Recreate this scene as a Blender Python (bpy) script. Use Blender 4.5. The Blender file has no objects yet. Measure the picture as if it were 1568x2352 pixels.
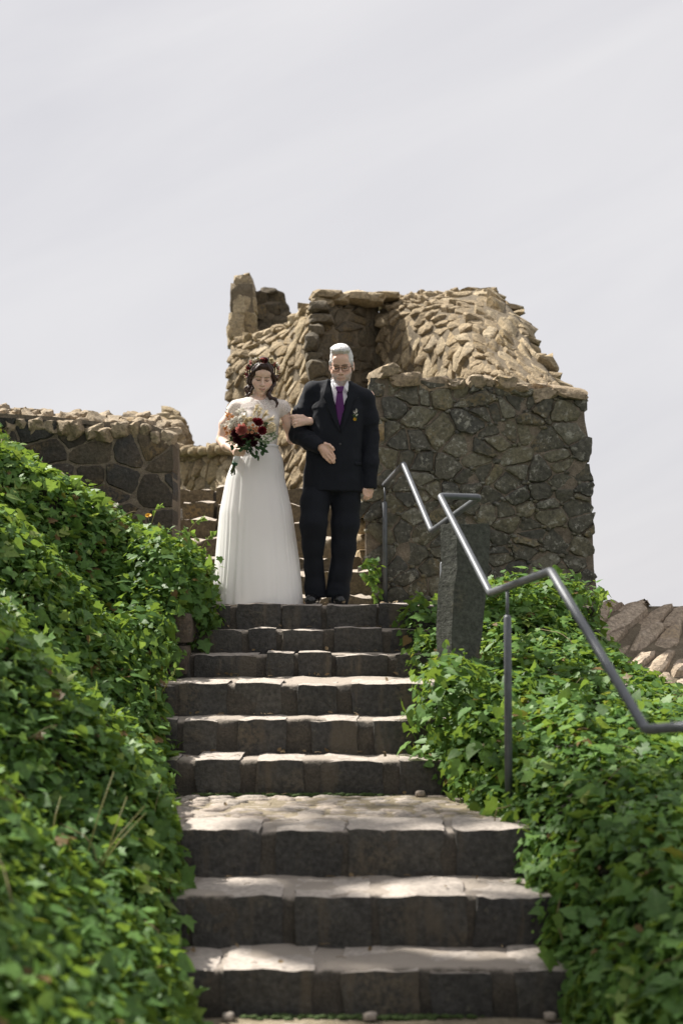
import bpy, bmesh, math, random
import numpy as np
from mathutils import Vector, Matrix, noise as mnoise
from mathutils.bvhtree import BVHTree
R = math.radians
scene = bpy.context.scene
col = scene.collection
# ------------------------------------------------------------------ camera
F, CX, CY, HZ = 3267.0, 784.0, 1176.0, 1385.0      # focal length etc. in 1568x2352 units
CAMZ = 0.015
PITCH = math.atan((HZ - CY) / F)
cam_d = bpy.data.cameras.new('camera')
cam = bpy.data.objects.new('camera', cam_d)
col.objects.link(cam)
cam_d.sensor_fit = 'VERTICAL'
cam_d.sensor_height = 36.0
cam_d.sensor_width = 24.0
cam_d.lens = 36.0 * F / 2352.0
cam.location = (0, 0, CAMZ)
cam.rotation_euler = (R(90) + PITCH, 0, 0)
cam_d.clip_start = 0.05
cam_d.clip_end = 6000
cam_d.dof.use_dof = True
cam_d.dof.focus_distance = 9.95
cam_d.dof.aperture_fstop = 1.6
scene.camera = cam
# ------------------------------------------------------------------ light
SUN = Vector((-0.55, 0.29, 0.78)).normalized()
SUN_EL = math.asin(SUN.z)
SUN_AZ = math.atan2(SUN.x, SUN.y)          # clockwise from +Y
world = bpy.data.worlds.new('World')
scene.world = world
world.use_nodes = True
wn = world.node_tree.nodes; wl = world.node_tree.links
wn.clear()
w_out = wn.new('ShaderNodeOutputWorld')
w_bg = wn.new('ShaderNodeBackground')
w_sky = wn.new('ShaderNodeTexSky')
w_sky.sky_type = 'NISHITA'
w_sky.sun_disc = False
w_sky.sun_elevation = SUN_EL
w_sky.sun_rotation = SUN_AZ
w_sky.air_density = 1.0
w_sky.dust_density = 2.0
w_bg.inputs['Strength'].default_value = 0.053
# thin veil of high cloud over the sky
w_tc = wn.new('ShaderNodeTexCoord')
w_map = wn.new('ShaderNodeMapping')
w_map.inputs['Rotation'].default_value = (0, R(-22), 0)
w_map.inputs['Scale'].default_value = (1.0, 1.0, 0.2)
w_map.vector_type = 'TEXTURE'
w_no = wn.new('ShaderNodeTexNoise')
w_no.inputs['Scale'].default_value = 2.1
w_no.inputs['Detail'].default_value = 6
w_no.inputs['Roughness'].default_value = 0.5
w_no.inputs['Distortion'].default_value = 0.5
w_rc = wn.new('ShaderNodeValToRGB')
w_rc.color_ramp.elements[0].position = 0.30
w_rc.color_ramp.elements[0].color = (7.2, 7.1, 7.4, 1)
w_rc.color_ramp.elements[1].position = 0.72
w_rc.color_ramp.elements[1].color = (8.4, 8.25, 8.35, 1)
w_mx = wn.new('ShaderNodeMix')
w_mx.data_type = 'RGBA'
w_mx.inputs[0].default_value = 0.93
wl.new(w_tc.outputs['Generated'], w_map.inputs['Vector'])
wl.new(w_map.outputs[0], w_no.inputs['Vector'])
wl.new(w_no.outputs['Fac'], w_rc.inputs['Fac'])
wl.new(w_sky.outputs[0], w_mx.inputs[6])
wl.new(w_rc.outputs[0], w_mx.inputs[7])
wl.new(w_mx.outputs[2], w_bg.inputs['Color'])
wl.new(w_bg.outputs[0], w_out.inputs['Surface'])

sun_d = bpy.data.lights.new('sun', 'SUN')
sun = bpy.data.objects.new('sun', sun_d)
col.objects.link(sun)
sun_d.energy = 5.0
sun_d.angle = R(1.0)
sun_d.color = (1.0, 0.95, 0.87)
sun.rotation_euler = SUN.to_track_quat('Z', 'Y').to_euler()
vs = scene.view_settings
vs.view_transform = 'Standard'
vs.look = 'None'
vs.exposure = 0.95
vs.gamma = 1.0
vs.use_curve_mapping = False
scene.cycles.use_denoising = True
scene.cycles.max_bounces = 8
scene.cycles.transparent_max_bounces = 12

# ------------------------------------------------------------------ helpers
def P(x, y, D):
    """point on the picture ray through (x, y) of the 1568x2352 frame at depth Y = D"""
    ca, sa = math.cos(PITCH), math.sin(PITCH)
    a = (x - CX) / F; b = (CY - y) / F
    d = Vector((a, ca - b * sa, sa + b * ca))
    t = D / d.y
    return Vector((d.x * t, D, CAMZ + d.z * t))
def proj(p):
    ca, sa = math.cos(PITCH), math.sin(PITCH)
    dz = p[2] - CAMZ
    w = p[1] * ca + dz * sa
    return CX + F * p[0] / w, CY - F * (-p[1] * sa + dz * ca) / w
def setp(o, label=None, cat=None, group=None, kind=None):
    if label: o['label'] = label
    if cat: o['category'] = cat
    if group: o['group'] = group
    if kind: o['kind'] = kind
    return o
def empty(name, loc, label=None, cat=None, group=None, kind=None):
    o = bpy.data.objects.new(name, None)
    o.empty_display_size = 0.1
    col.objects.link(o)
    o.location = loc
    return setp(o, label, cat, group, kind)
def local_offset(parent):
    v = Vector((0, 0, 0))
    while parent is not None:
        v += Vector(parent.location); parent = parent.parent
    return v
def link_mesh(name, me, mat, parent=None, loc=None):
    """me is in world coordinates relative to loc (world); parents carry translation only"""
    o = bpy.data.objects.new(name, me)
    col.objects.link(o)
    if mat is not None:
        if isinstance(mat, (list, tuple)):
            if len(me.materials) == 0:
                for m in mat: me.materials.append(m)
        elif len(me.materials) == 0:
            me.materials.append(mat)
    loc = Vector(loc) if loc is not None else Vector((0, 0, 0))
    if parent is not None:
        o.parent = parent
        o.location = loc - local_offset(parent)
    else:
        o.location = loc
    return o
def mesh_from(name, V, Fc, smooth=True, center=False):
    V = np.asarray(V, dtype=float)
    c = V.mean(axis=0) if center else np.zeros(3)
    me = bpy.data.meshes.new(name)
    me.from_pydata([tuple(v) for v in (V - c)], [], [tuple(int(i) for i in f) for f in Fc])
    if smooth:
        me.polygons.foreach_set('use_smooth', [True] * len(me.polygons))
    me.update()
    if smooth and smooth is not True:
        me.set_sharp_from_angle(angle=R(smooth))
    return me, Vector(c)
def add_obj(name, V, Fc, mat, parent=None, smooth=True, center=True):
    me, c = mesh_from(name, V, Fc, smooth, center)
    return link_mesh(name, me, mat, parent, c)
def fast_mesh(name, V, tris, smooth=True):
    V = np.ascontiguousarray(V, dtype=np.float32); tris = np.ascontiguousarray(tris, dtype=np.int32)
    n = tris.shape[1]
    me = bpy.data.meshes.new(name)
    me.vertices.add(len(V)); me.vertices.foreach_set('co', V.ravel())
    me.loops.add(tris.size); me.loops.foreach_set('vertex_index', tris.ravel())
    me.polygons.add(len(tris))
    me.polygons.foreach_set('loop_start', np.arange(0, tris.size, n, dtype=np.int32))
    try:
        me.polygons.foreach_set('loop_total', np.full(len(tris), n, dtype=np.int32))
    except Exception:
        pass
    me.polygons.foreach_set('use_smooth', np.full(len(tris), smooth, dtype=bool))
    me.update(calc_edges=True)
    me.validate()
    return me
class MB:
    """collects verts and faces of several shapes into one mesh"""
    def __init__(s): s.V = []; s.F = []; s.M = []
    def add(s, V, Fc, m=0):
        n = len(s.V)
        s.V.extend([tuple(v) for v in V]); s.F.extend([tuple(i + n for i in f) for f in Fc]); s.M.extend([m] * len(Fc))
    def build(s, name, mat, parent=None, smooth=True):
        o = add_obj(name, s.V, s.F, mat, parent, smooth)
        if any(s.M): o.data.polygons.foreach_set('material_index', s.M)
        return o
def tube(pts, rad, n=10, cap=True):
    pts = [Vector(p) for p in pts]
    if not hasattr(rad, '__len__'): rad = [rad] * len(pts)
    V = []; Fc = []
    T = []
    for i in range(len(pts)):
        a = pts[max(i - 1, 0)]; b = pts[min(i + 1, len(pts) - 1)]
        T.append((b - a).normalized())
    ref = Vector((0, 0, 1)) if abs(T[0].z) < 0.9 else Vector((1, 0, 0))
    u = T[0].cross(ref).normalized()
    for i, p in enumerate(pts):
        u = (u - T[i] * u.dot(T[i])).normalized()
        v = T[i].cross(u)
        for k in range(n):
            a = 2 * math.pi * k / n
            V.append(p + (u * math.cos(a) + v * math.sin(a)) * rad[i])
    for i in range(len(pts) - 1):
        for k in range(n):
            a = i * n + k; b = i * n + (k + 1) % n
            Fc.append((a, a + n, b + n, b))
    if cap:
        Fc.append(tuple(range(n))); Fc.append(tuple(reversed(range((len(pts) - 1) * n, len(pts) * n))))
    return V, Fc
def lerp_tab(tab, x):
    return float(np.interp(x, [t[0] for t in tab], [t[1] for t in tab]))
_ico = {}
def ico(sub):
    if sub not in _ico:
        bm = bmesh.new(); bmesh.ops.create_icosphere(bm, subdivisions=sub, radius=1.0)
        _ico[sub] = (np.array([v.co[:] for v in bm.verts]), [tuple(v.index for v in f.verts) for f in bm.faces])
        bm.free()
    return _ico[sub]
def fnoise(p, s=1.0, seed=0.0):
    return mnoise.noise(Vector((p[0] * s + seed, p[1] * s - seed * 1.7, p[2] * s + seed * 0.6)))
def rock(rng, size, sub=2, chamfer=8, rough=0.06, rot=None, box=True):
    """a broken stone: a box cut by random planes, roughened; returns verts (centred), faces"""
    D, Fc = ico(sub)
    pl = []
    if box:
        for ax in range(3):
            for sg in (-1, 1):
                n = np.zeros(3); n[ax] = sg
                n += rng.normal(0, 0.10, 3); n /= np.linalg.norm(n)
                pl.append((n, 1.0 * rng.uniform(0.86, 1.0)))
    for _ in range(chamfer):
        n = rng.normal(0, 1, 3); n /= np.linalg.norm(n)
        pl.append((n, rng.uniform(1.05, 1.35) if box else rng.uniform(0.75, 1.0)))
    r = np.full(len(D), 9.0)
    for n, d in pl:
        c = D @ n
        r = np.where(c > 1e-3, np.minimum(r, d / np.maximum(c, 1e-3)), r)
    V = D * r[:, None]
    sd = rng.uniform(0, 90)
    k = np.array([1 + rough * (fnoise(v, 1.6, sd) + 0.5 * fnoise(v, 4.0, sd)) for v in V])
    V = V * k[:, None] * (np.asarray(size) / 2.0)
    if rot is not None:
        V = V @ np.array(rot).T
    return V, Fc
# ------------------------------------------------------------------ materials
class NT:
    def __init__(s, name):
        s.m = bpy.data.materials.new(name); s.m.use_nodes = True
        s.t = s.m.node_tree; s.t.nodes.clear()
        s.out = s.t.nodes.new('ShaderNodeOutputMaterial')
    def link(s, a, b): s.t.links.new(a, b)
    def put(s, sock, v):
        if isinstance(v, bpy.types.NodeSocket): s.link(v, sock)
        elif v is not None:
            if sock.type == 'RGBA' and len(v) == 3: v = (*v, 1)
            sock.default_value = v
    def node(s, typ, ins=None, **props):
        n = s.t.nodes.new(typ)
        for k, v in props.items(): setattr(n, k, v)
        for k, v in (ins or {}).items(): s.put(n.inputs[k], v)
        return n
    def noise(s, vec, scale, detail=4, rough=0.55, dist=0.0):
        return s.node('ShaderNodeTexNoise', {'Vector': vec, 'Scale': scale, 'Detail': detail, 'Roughness': rough, 'Distortion': dist}).outputs['Fac']
    def math(s, op, a, b=None, c=None, clamp=False):
        n = s.t.nodes.new('ShaderNodeMath'); n.operation = op; n.use_clamp = clamp
        s.put(n.inputs[0], a)
        if b is not None: s.put(n.inputs[1], b)
        if c is not None: s.put(n.inputs[2], c)
        return n.outputs[0]
    def vmath(s, op, a, b):
        n = s.t.nodes.new('ShaderNodeVectorMath'); n.operation = op
        s.put(n.inputs[0], a); s.put(n.inputs[1], b)
        return n.outputs[0]
    def ramp(s, fac, stops, mode='LINEAR'):
        n = s.t.nodes.new('ShaderNodeValToRGB'); cr = n.color_ramp; cr.interpolation = mode
        while len(cr.elements) > len(stops): cr.elements.remove(cr.elements[-1])
        while len(cr.elements) < len(stops): cr.elements.new(0.5)
        for e, (p, c) in zip(cr.elements, stops):
            e.position = p; e.color = (*c, 1) if hasattr(c, '__len__') else (c, c, c, 1)
        s.put(n.inputs[0], fac)
        return n.outputs[0]
    def step(s, v, lo, hi):
        n = s.node('ShaderNodeMapRange', {0: v, 1: lo, 2: hi, 3: 0.0, 4: 1.0}, interpolation_type='SMOOTHSTEP')
        return n.outputs[0]
    def mix(s, f, a, b, blend='MIX'):
        n = s.t.nodes.new('ShaderNodeMix'); n.data_type = 'RGBA'; n.blend_type = blend
        s.put(n.inputs[0], f); s.put(n.inputs[6], a); s.put(n.inputs[7], b)
        return n.outputs[2]
    def bump(s, h, strength=0.5, dist=0.01):
        return s.node('ShaderNodeBump', {'Height': h, 'Strength': strength, 'Distance': dist}).outputs[0]
    def bsdf(s, **ins):
        n = s.t.nodes.new('ShaderNodeBsdfPrincipled')
        for k, v in ins.items():
            k = k.replace('_', ' ')
            s.put(n.inputs[k], v)
        return n
    def done(s, shader):
        s.link(shader, s.out.inputs['Surface']); return s.m
def plain(name, c, rough=0.6, var=0.15, scale=30, bump=0.0, **kw):
    t = NT(name)
    p = t.node('ShaderNodeTexCoord').outputs['Object']
    n = t.noise(p, scale, 4)
    cc = t.mix(n, tuple(x * (1 - var) for x in c), tuple(min(1, x * (1 + var)) for x in c))
    ins = dict(Base_Color=cc, Roughness=rough)
    if bump: ins['Normal'] = t.bump(n, bump, 0.004)
    ins.update(kw)
    return t.done(t.bsdf(**ins).outputs[0])
def stone_mat(name, cols, spot=(0.34, 0.33, 0.28), spot_amt=0.5, spot_lo=0.60, ochre=0.25, top=None, top_amt=0.0, scale=1.0, bump=0.7, rough=0.9, rndw=0.65, streak=0.0):
    t = NT(name)
    geo = t.node('ShaderNodeNewGeometry')
    rnd = t.node('ShaderNodeObjectInfo').outputs['Random']
    off = t.node('ShaderNodeCombineXYZ', {0: t.math('MULTIPLY', rnd, 37.0), 1: t.math('MULTIPLY', rnd, 91.0), 2: t.math('MULTIPLY', rnd, 13.0)}).outputs[0]
    pos = t.vmath('ADD', geo.outputs['Position'], off)
    nA = t.noise(pos, 7 * scale, 6, 0.6)
    nB = t.noise(pos, 38 * scale, 6, 0.65)
    nC = t.noise(pos, 120 * scale, 3, 0.6)
    nD = t.noise(pos, 3.2 * scale, 3, 0.5)
    f = t.math('ADD', t.math('MULTIPLY', rnd, rndw), t.math('MULTIPLY', nA, 1 - rndw))
    k = len(cols)
    base = t.ramp(f, [(0.08 + 0.8 * i / (k - 1), c) for i, c in enumerate(cols)])
    base = t.mix(1.0, base, t.ramp(nB, [(0.28, 0.45), (0.5, 0.95), (0.74, 1.6)]), 'MULTIPLY')
    if ochre:
        m = t.math('MULTIPLY', t.step(nD, 0.56, 0.70), t.step(nB, 0.40, 0.6))
        base = t.mix(t.math('MULTIPLY', m, ochre), base, (0.30, 0.19, 0.055))
    m = t.math('MULTIPLY', t.step(t.noise(pos, 24 * scale, 7, 0.7), spot_lo, spot_lo + 0.06), spot_amt)
    m = t.math('MULTIPLY', m, t.step(nA, 0.40, 0.62))
    base = t.mix(m, base, spot)
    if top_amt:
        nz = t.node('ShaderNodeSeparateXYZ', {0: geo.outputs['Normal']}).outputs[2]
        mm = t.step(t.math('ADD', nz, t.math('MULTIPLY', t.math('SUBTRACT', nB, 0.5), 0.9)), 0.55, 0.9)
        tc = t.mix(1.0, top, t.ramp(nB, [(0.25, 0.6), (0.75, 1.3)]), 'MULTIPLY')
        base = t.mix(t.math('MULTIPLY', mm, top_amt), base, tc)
    if streak:
        sv = t.node('ShaderNodeMapping', {'Vector': pos, 'Scale': (7.0, 7.0, 1.1)}).outputs[0]
        sm_ = t.math('MULTIPLY', t.step(t.noise(sv, 1.0, 5, 0.6), 0.52, 0.66), streak)
        nz2 = t.node('ShaderNodeSeparateXYZ', {0: geo.outputs['Normal']}).outputs[2]
        base = t.mix(t.math('MULTIPLY', sm_, t.math('SUBTRACT', 1.0, t.step(nz2, 0.4, 0.8))), base, (0.105, 0.086, 0.062))
    h = t.math('ADD', t.math('MULTIPLY', nA, 1.6), t.math('ADD', t.math('MULTIPLY', nB, 0.7), t.math('MULTIPLY', nC, 0.22)))
    return t.done(t.bsdf(Base_Color=base, Roughness=rough, Normal=t.bump(h, bump, 0.02)).outputs[0])
M = {}
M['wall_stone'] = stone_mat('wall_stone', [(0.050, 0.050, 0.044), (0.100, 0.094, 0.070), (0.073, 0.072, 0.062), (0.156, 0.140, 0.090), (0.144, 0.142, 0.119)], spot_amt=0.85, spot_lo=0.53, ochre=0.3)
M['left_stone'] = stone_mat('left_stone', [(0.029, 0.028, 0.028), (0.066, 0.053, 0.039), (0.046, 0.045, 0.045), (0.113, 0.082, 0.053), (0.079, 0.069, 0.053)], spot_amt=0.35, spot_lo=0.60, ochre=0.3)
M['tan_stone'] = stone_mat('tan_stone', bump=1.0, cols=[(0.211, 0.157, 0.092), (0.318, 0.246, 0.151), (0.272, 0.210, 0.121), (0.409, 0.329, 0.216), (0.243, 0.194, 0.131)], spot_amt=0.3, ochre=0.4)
M['tower_shaded'] = stone_mat('tower_shaded', [(0.075, 0.058, 0.036), (0.11, 0.088, 0.055), (0.085, 0.07, 0.048), (0.14, 0.11, 0.07)], spot_amt=0.25, ochre=0.35, bump=0.8)  # darker copy of the tan tower stone, painting in the shade of turned-away faces
M['coping'] = stone_mat('coping', [(0.213, 0.166, 0.107), (0.320, 0.256, 0.176), (0.267, 0.203, 0.128), (0.362, 0.294, 0.213)], spot_amt=0.4, ochre=0.7, bump=0.8)
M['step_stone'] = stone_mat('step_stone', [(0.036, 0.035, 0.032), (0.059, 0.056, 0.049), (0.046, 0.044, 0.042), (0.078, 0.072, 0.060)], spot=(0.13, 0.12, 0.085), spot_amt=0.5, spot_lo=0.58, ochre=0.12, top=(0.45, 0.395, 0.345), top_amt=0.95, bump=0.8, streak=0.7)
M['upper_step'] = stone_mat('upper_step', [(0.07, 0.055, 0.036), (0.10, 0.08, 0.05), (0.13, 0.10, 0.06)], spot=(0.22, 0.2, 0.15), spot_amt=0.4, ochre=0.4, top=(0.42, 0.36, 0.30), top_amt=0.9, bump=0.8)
M['slab'] = stone_mat('slab', [(0.296, 0.227, 0.161), (0.390, 0.309, 0.229), (0.343, 0.269, 0.195), (0.452, 0.366, 0.280)], spot_amt=0.3, ochre=0.3, bump=0.9)
M['basalt'] = stone_mat('basalt', [(0.042, 0.045, 0.038), (0.075, 0.078, 0.064)], spot=(0.3, 0.3, 0.27), spot_amt=0.6, spot_lo=0.66, ochre=0.25, bump=0.6)
M['cobble'] = stone_mat('cobble', [(0.246, 0.209, 0.172), (0.328, 0.287, 0.246), (0.295, 0.246, 0.205), (0.361, 0.320, 0.279)], spot_amt=0.3, ochre=0.2, bump=0.5)
def mortar_mat(name, a, b, top=None):
    t = NT(name)
    geo = t.node('ShaderNodeNewGeometry'); p = geo.outputs['Position']
    n1 = t.noise(p, 14, 7, 0.65); n2 = t.noise(p, 90, 4, 0.7)
    c = t.ramp(n1, [(0.3, a), (0.7, b)])
    c = t.mix(1.0, c, t.ramp(n2, [(0.3, 0.6), (0.7, 1.35)]), 'MULTIPLY')
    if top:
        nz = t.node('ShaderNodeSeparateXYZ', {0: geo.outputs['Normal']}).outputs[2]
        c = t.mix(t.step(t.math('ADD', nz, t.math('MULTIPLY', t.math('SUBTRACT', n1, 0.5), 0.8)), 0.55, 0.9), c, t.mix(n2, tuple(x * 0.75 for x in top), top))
    h = t.math('ADD', n1, t.math('MULTIPLY', n2, 0.4))
    return t.done(t.bsdf(Base_Color=c, Roughness=0.95, Normal=t.bump(h, 0.9, 0.02)).outputs[0])
M['mortar'] = mortar_mat('mortar', (0.10, 0.083, 0.062), (0.27, 0.22, 0.165))
M['mortar_tan'] = mortar_mat('mortar_tan', (0.11, 0.085, 0.055), (0.21, 0.17, 0.115))
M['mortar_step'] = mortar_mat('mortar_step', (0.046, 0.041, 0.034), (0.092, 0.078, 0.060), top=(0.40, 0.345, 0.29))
M['mortar_cobble'] = mortar_mat('mortar_cobble', (0.16, 0.13, 0.075), (0.30, 0.25, 0.18))
M['soil'] = mortar_mat('soil', (0.012, 0.013, 0.007), (0.035, 0.034, 0.016))
M['grass'] = mortar_mat('grass', (0.03, 0.045, 0.014), (0.06, 0.075, 0.025))
# ================================================================== SETTING: ground and stairs
rng = np.random.default_rng(11)
Z0 = -1.655
STEPS = [  # front depth, top level
    (9.80, 0.0), (9.60, -0.161), (9.40, -0.316), (8.53, -0.465), (8.30, -0.653), (7.95, -0.854), (6.73, -1.046), (6.28, -1.256), (5.89, -1.471)]
ZS = [(0, Z0), (5.8, Z0), (6.3, -1.36), (6.73, -1.1), (7.9, -1.046), (8.5, -0.6), (9.3, -0.45), (9.8, -0.12), (10.3, 0.0), (13, 0.0)]
def zs(Y): return lerp_tab(ZS, Y)
XL = [(0, -0.62), (5.0, -0.62), (5.5, -0.62), (5.8, -0.70), (6.1, -0.78), (6.5, -0.80), (6.9, -0.90), (7.95, -1.03), (8.2, -1.06), (8.5, -1.14), (9.0, -1.28), (9.45, -1.22), (9.8, -1.05), (10.2, -0.96), (10.6, -1.0), (11, -1.3)]
XR = [(0, 1.02), (5.2, 1.0), (5.6, 0.98), (5.9, 0.96), (6.3, 0.94), (6.73, 0.92), (7.2, 0.81), (7.9, 0.70), (8.0, 0.60), (8.5, 0.61), (9.0, 0.66), (9.4, 0.70), (9.8, 0.60), (10.4, 0.54), (10.8, 0.62)]
RISE_L = [(-9, -0.9), (-0.08, -0.5), (0, 0.0), (0.06, 0.18), (0.12, 0.27), (0.4, 0.52), (0.85, 0.98), (1.2, 1.28), (2.5, 2.4), (6, 5.5)]
CAP_L = [(-9, 3.0), (-5, 2.9), (-3.6, 2.2), (-2.75, 1.35), (-2.5, 1.08), (-2.3, 0.94), (-1.95, 0.78), (-1.7, 0.60), (-1.4, 0.44), (-1.17, 0.30), (-0.9, 0.10), (0, 0.05)]
def bankL(X, Y):
    d = lerp_tab(XL, Y) - X
    z = zs(Y) + lerp_tab(RISE_L, d)
    z = min(z, lerp_tab(CAP_L, X))
    if d > 0: z += 0.07 * fnoise((X, Y, 0), 1.7, 3) * min(1, d / 0.3) + 0.04 * fnoise((X, Y, 0), 4.5, 8)
    return z
RISE_R = [(-9, -0.9), (-0.08, -0.5), (0, 0.0), (0.06, 0.14), (0.2, 0.34), (0.5, 0.46), (0.9, 0.5), (3, 0.45)]
BR = [(0, -1.75), (4, -1.45), (5.6, -1.10), (7.2, -0.76), (8.4, -0.47), (9.3, -0.24), (9.8, -0.02), (10.4, 0.06), (11, 0.05)]
def bankR(X, Y):
    d = X - lerp_tab(XR, Y)
    zz = lerp_tab(BR, Y)
    z = min(zs(Y) + lerp_tab(RISE_R, d), zz) if d < 0.5 else zz
    if 0 <= d < 0.5:
        z = zs(Y) + (zz - zs(Y)) * min(1.0, (d / 0.32) ** 0.6) if zz > zs(Y) else zz
    z -= max(0, X - 1.35) * 0.36 * min(1, max(0, (Y - 7.2) / 1.5))
    if Y > 9.0:                       # mound falls away on its right side
        z -= max(0, X - 1.62) * 1.0 * min(1, (Y - 9.0) / 0.6)
        z -= max(0, 0.95 - X) * 0.45 * min(1, (Y - 9.0) / 0.5)
    if d > 0: z += 0.06 * fnoise((X, Y, 0), 1.9, 13) * min(1, d / 0.25) + 0.035 * fnoise((X, Y, 0), 5, 18)
    return z
def grid_mesh(name, fn, xs, ys, mat, kind='structure'):
    V = [(x, y, fn(x, y)) for y in ys for x in xs]
    nx = len(xs)
    Fc = [(j * nx + i, j * nx + i + 1, (j + 1) * nx + i + 1, (j + 1) * nx + i) for j in range(len(ys) - 1) for i in range(nx - 1)]
    o = add_obj(name, V, Fc, mat)
    o['kind'] = kind
    return o
# one sheet of ground that falls away from the castle hill and reaches the horizon
def ground_fn(x, y):
    r = math.hypot(x, y - 6)
    z = Z0 - 0.03
    if r > 12: z -= (r - 12) * 0.25 if r < 300 else 72 + (r - 300) * 0.06
    return z
_axis = [-4000, -2000, -1000, -500, -300, -150, -80, -40, -20, -12, -8, -5, -3, -2, -1, 0, 1, 2, 3, 5, 8, 12, 20, 40, 80, 150, 300, 500, 1000, 2000, 4000]
grid_mesh('ground', ground_fn, _axis, [a + 6 for a in _axis], M['grass'])
lx = list(np.concatenate([np.linspace(-7.5, -3, 12), np.linspace(-2.85, -0.55, 60)]))
ly = list(np.linspace(1.5, 10.95, 120))
grid_mesh('left_bank', lambda x, y: bankL(x, y) - 0.03, lx, ly, M['soil'])
rx = list(np.concatenate([np.linspace(0.45, 2.4, 56), np.linspace(2.5, 7.5, 14)]))
ry = list(np.linspace(1.5, 10.9, 110))
grid_mesh('right_bank', lambda x, y: bankR(x, y) - 0.03, rx, ry, M['soil'])

# ---- stairs: each block a piece, mortar core behind
def block(rng, x0, x1, y0, y1, z0, z1, res=0.045, rough=0.012, rnd=0.02, seed=0.0, topamp=0.012):
    """hewn block, front at y0 (towards camera)"""
    nx = max(3, int((x1 - x0) / res)); ny = max(3, int((y1 - y0) / (res * 1.4))); nz = max(3, int((z1 - z0) / res))
    idx = {}; V = []; Fc = []
    def vid(i, j, k):
        key = (i, j, k)
        if key not in idx:
            p = [x0 + (x1 - x0) * i / nx, y0 + (y1 - y0) * j / ny, z0 + (z1 - z0) * k / nz]
            c = [(x0 + x1) / 2, (y0 + y1) / 2, (z0 + z1) / 2]; hs = [(x1 - x0) / 2, (y1 - y0) / 2, (z1 - z0) / 2]
            q = [(p[a] - c[a]) for a in range(3)]
            inner = [max(-hs[a] + rnd, min(hs[a] - rnd, q[a])) for a in range(3)]
            dv = Vector([q[a] - inner[a] for a in range(3)])
            if dv.length > 1e-6:
                dv = dv.normalized() * rnd
                q = [inner[a] + dv[a] for a in range(3)]
            p = Vector([c[a] + q[a] for a in range(3)])
            n1 = fnoise(p, 3.5, seed); n2 = fnoise(p, 9.0, seed + 5); n3 = fnoise(p, 20.0, seed + 9)
            e = rough * (1.2 * n1 + 0.8 * n2 + 0.5 * n3)
            qn = Vector([q[a] / hs[a] for a in range(3)])
            if j == 0: p.y -= e * 1.3
            if k == nz: p.z += topamp * (1.4 * n1 + 1.1 * n2 + 0.5 * n3) + (max(0, fnoise(p, 2.6, seed + 33)) * 2.2 * topamp if topamp > 0.012 else 0)
            if i in (0, nx): p.x += e * 1.2
            if j == 0 and k == nz: p.y += abs(n2) * 0.016; p.z -= abs(n3) * 0.010
            idx[key] = len(V); V.append(p)
        return idx[key]
    for i in range(nx):
        for j in range(ny):
            Fc.append((vid(i, j, nz), vid(i + 1, j, nz), vid(i + 1, j + 1, nz), vid(i, j + 1, nz)))
    for i in range(nx):
        for k in range(nz):
            Fc.append((vid(i, 0, k), vid(i + 1, 0, k), vid(i + 1, 0, k + 1), vid(i, 0, k + 1)))
    for j in range(ny):
        for k in range(nz):
            Fc.append((vid(0, j, k), vid(0, j, k + 1), vid(0, j + 1, k + 1), vid(0, j + 1, k)))
            Fc.append((vid(nx, j, k), vid(nx, j + 1, k), vid(nx, j + 1, k + 1), vid(nx, j, k + 1)))
    return V, Fc
stairs_low = empty('stone_stairs', (0, 6.3, Z0), 'lowest flight of three dark stone steps nearest the camera, below the cobbled landing', 'stairs', 'flights of stone stairs')
stairs_mid = empty('stone_stairs.001', (0, 8.6, -1.05), 'flight of six rough dark stone steps between the cobbled landing and the couple', 'stairs', 'flights of stone stairs')
stairs_up = empty('stone_stairs.002', (0, 11.2, 0), 'sunlit upper flight of tan stone steps climbing behind the couple', 'stairs', 'flights of stone stairs')
def z5(a, b): return (313.6 + a * 0.48, 313.6 + b * 0.48)
def z6(a, b): return (313.6 + a * 0.68, 313.6 + b * 0.68)
JOINTS = [
    [z5(200, 290), z5(297, 448), z5(478, 690), z5(697, 885), z5(905, 1145), z5(1155, 1340), z5(1350, 1500)],
    [z5(200, 300), z5(310, 505), z5(535, 665), z5(690, 890), z5(940, 1170), z5(1210, 1400), z5(1410, 1520)],
    [z5(190, 265), z5(275, 580), z5(615, 755), z5(770, 930), z5(955, 1200), z5(1235, 1445), z5(1460, 1560)],
    [z5(20, 110), z5(118, 192), z5(205, 440), z5(468, 700), z5(765, 960), z5(1030, 1400), z5(1415, 1500)],
    [z5(-30, 70), z5(80, 205), z5(228, 400), z5(490, 715), z5(838, 1060), z5(1125, 1420), z5(1435, 1530)],
    [z5(20, 135), z5(150, 205), z5(285, 500), z5(575, 800), z5(880, 1180), z5(1245, 1500), z5(1515, 1620)],
    [z6(-120, -20), z6(-10, 140), z6(155, 425), z6(470, 702), z6(715, 1040), z6(1072, 1330), z6(1345, 1480)],
    [z6(-60, 90), z6(105, 180), z6(192, 498), z6(532, 790), z6(818, 1108), z6(1130, 1410), z6(1425, 1560)],
    [z6(-80, 120), z6(135, 275), z6(295, 600), z6(695, 945), z6(980, 1195), z6(1270, 1500), z6(1515, 1640)],
]
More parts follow.
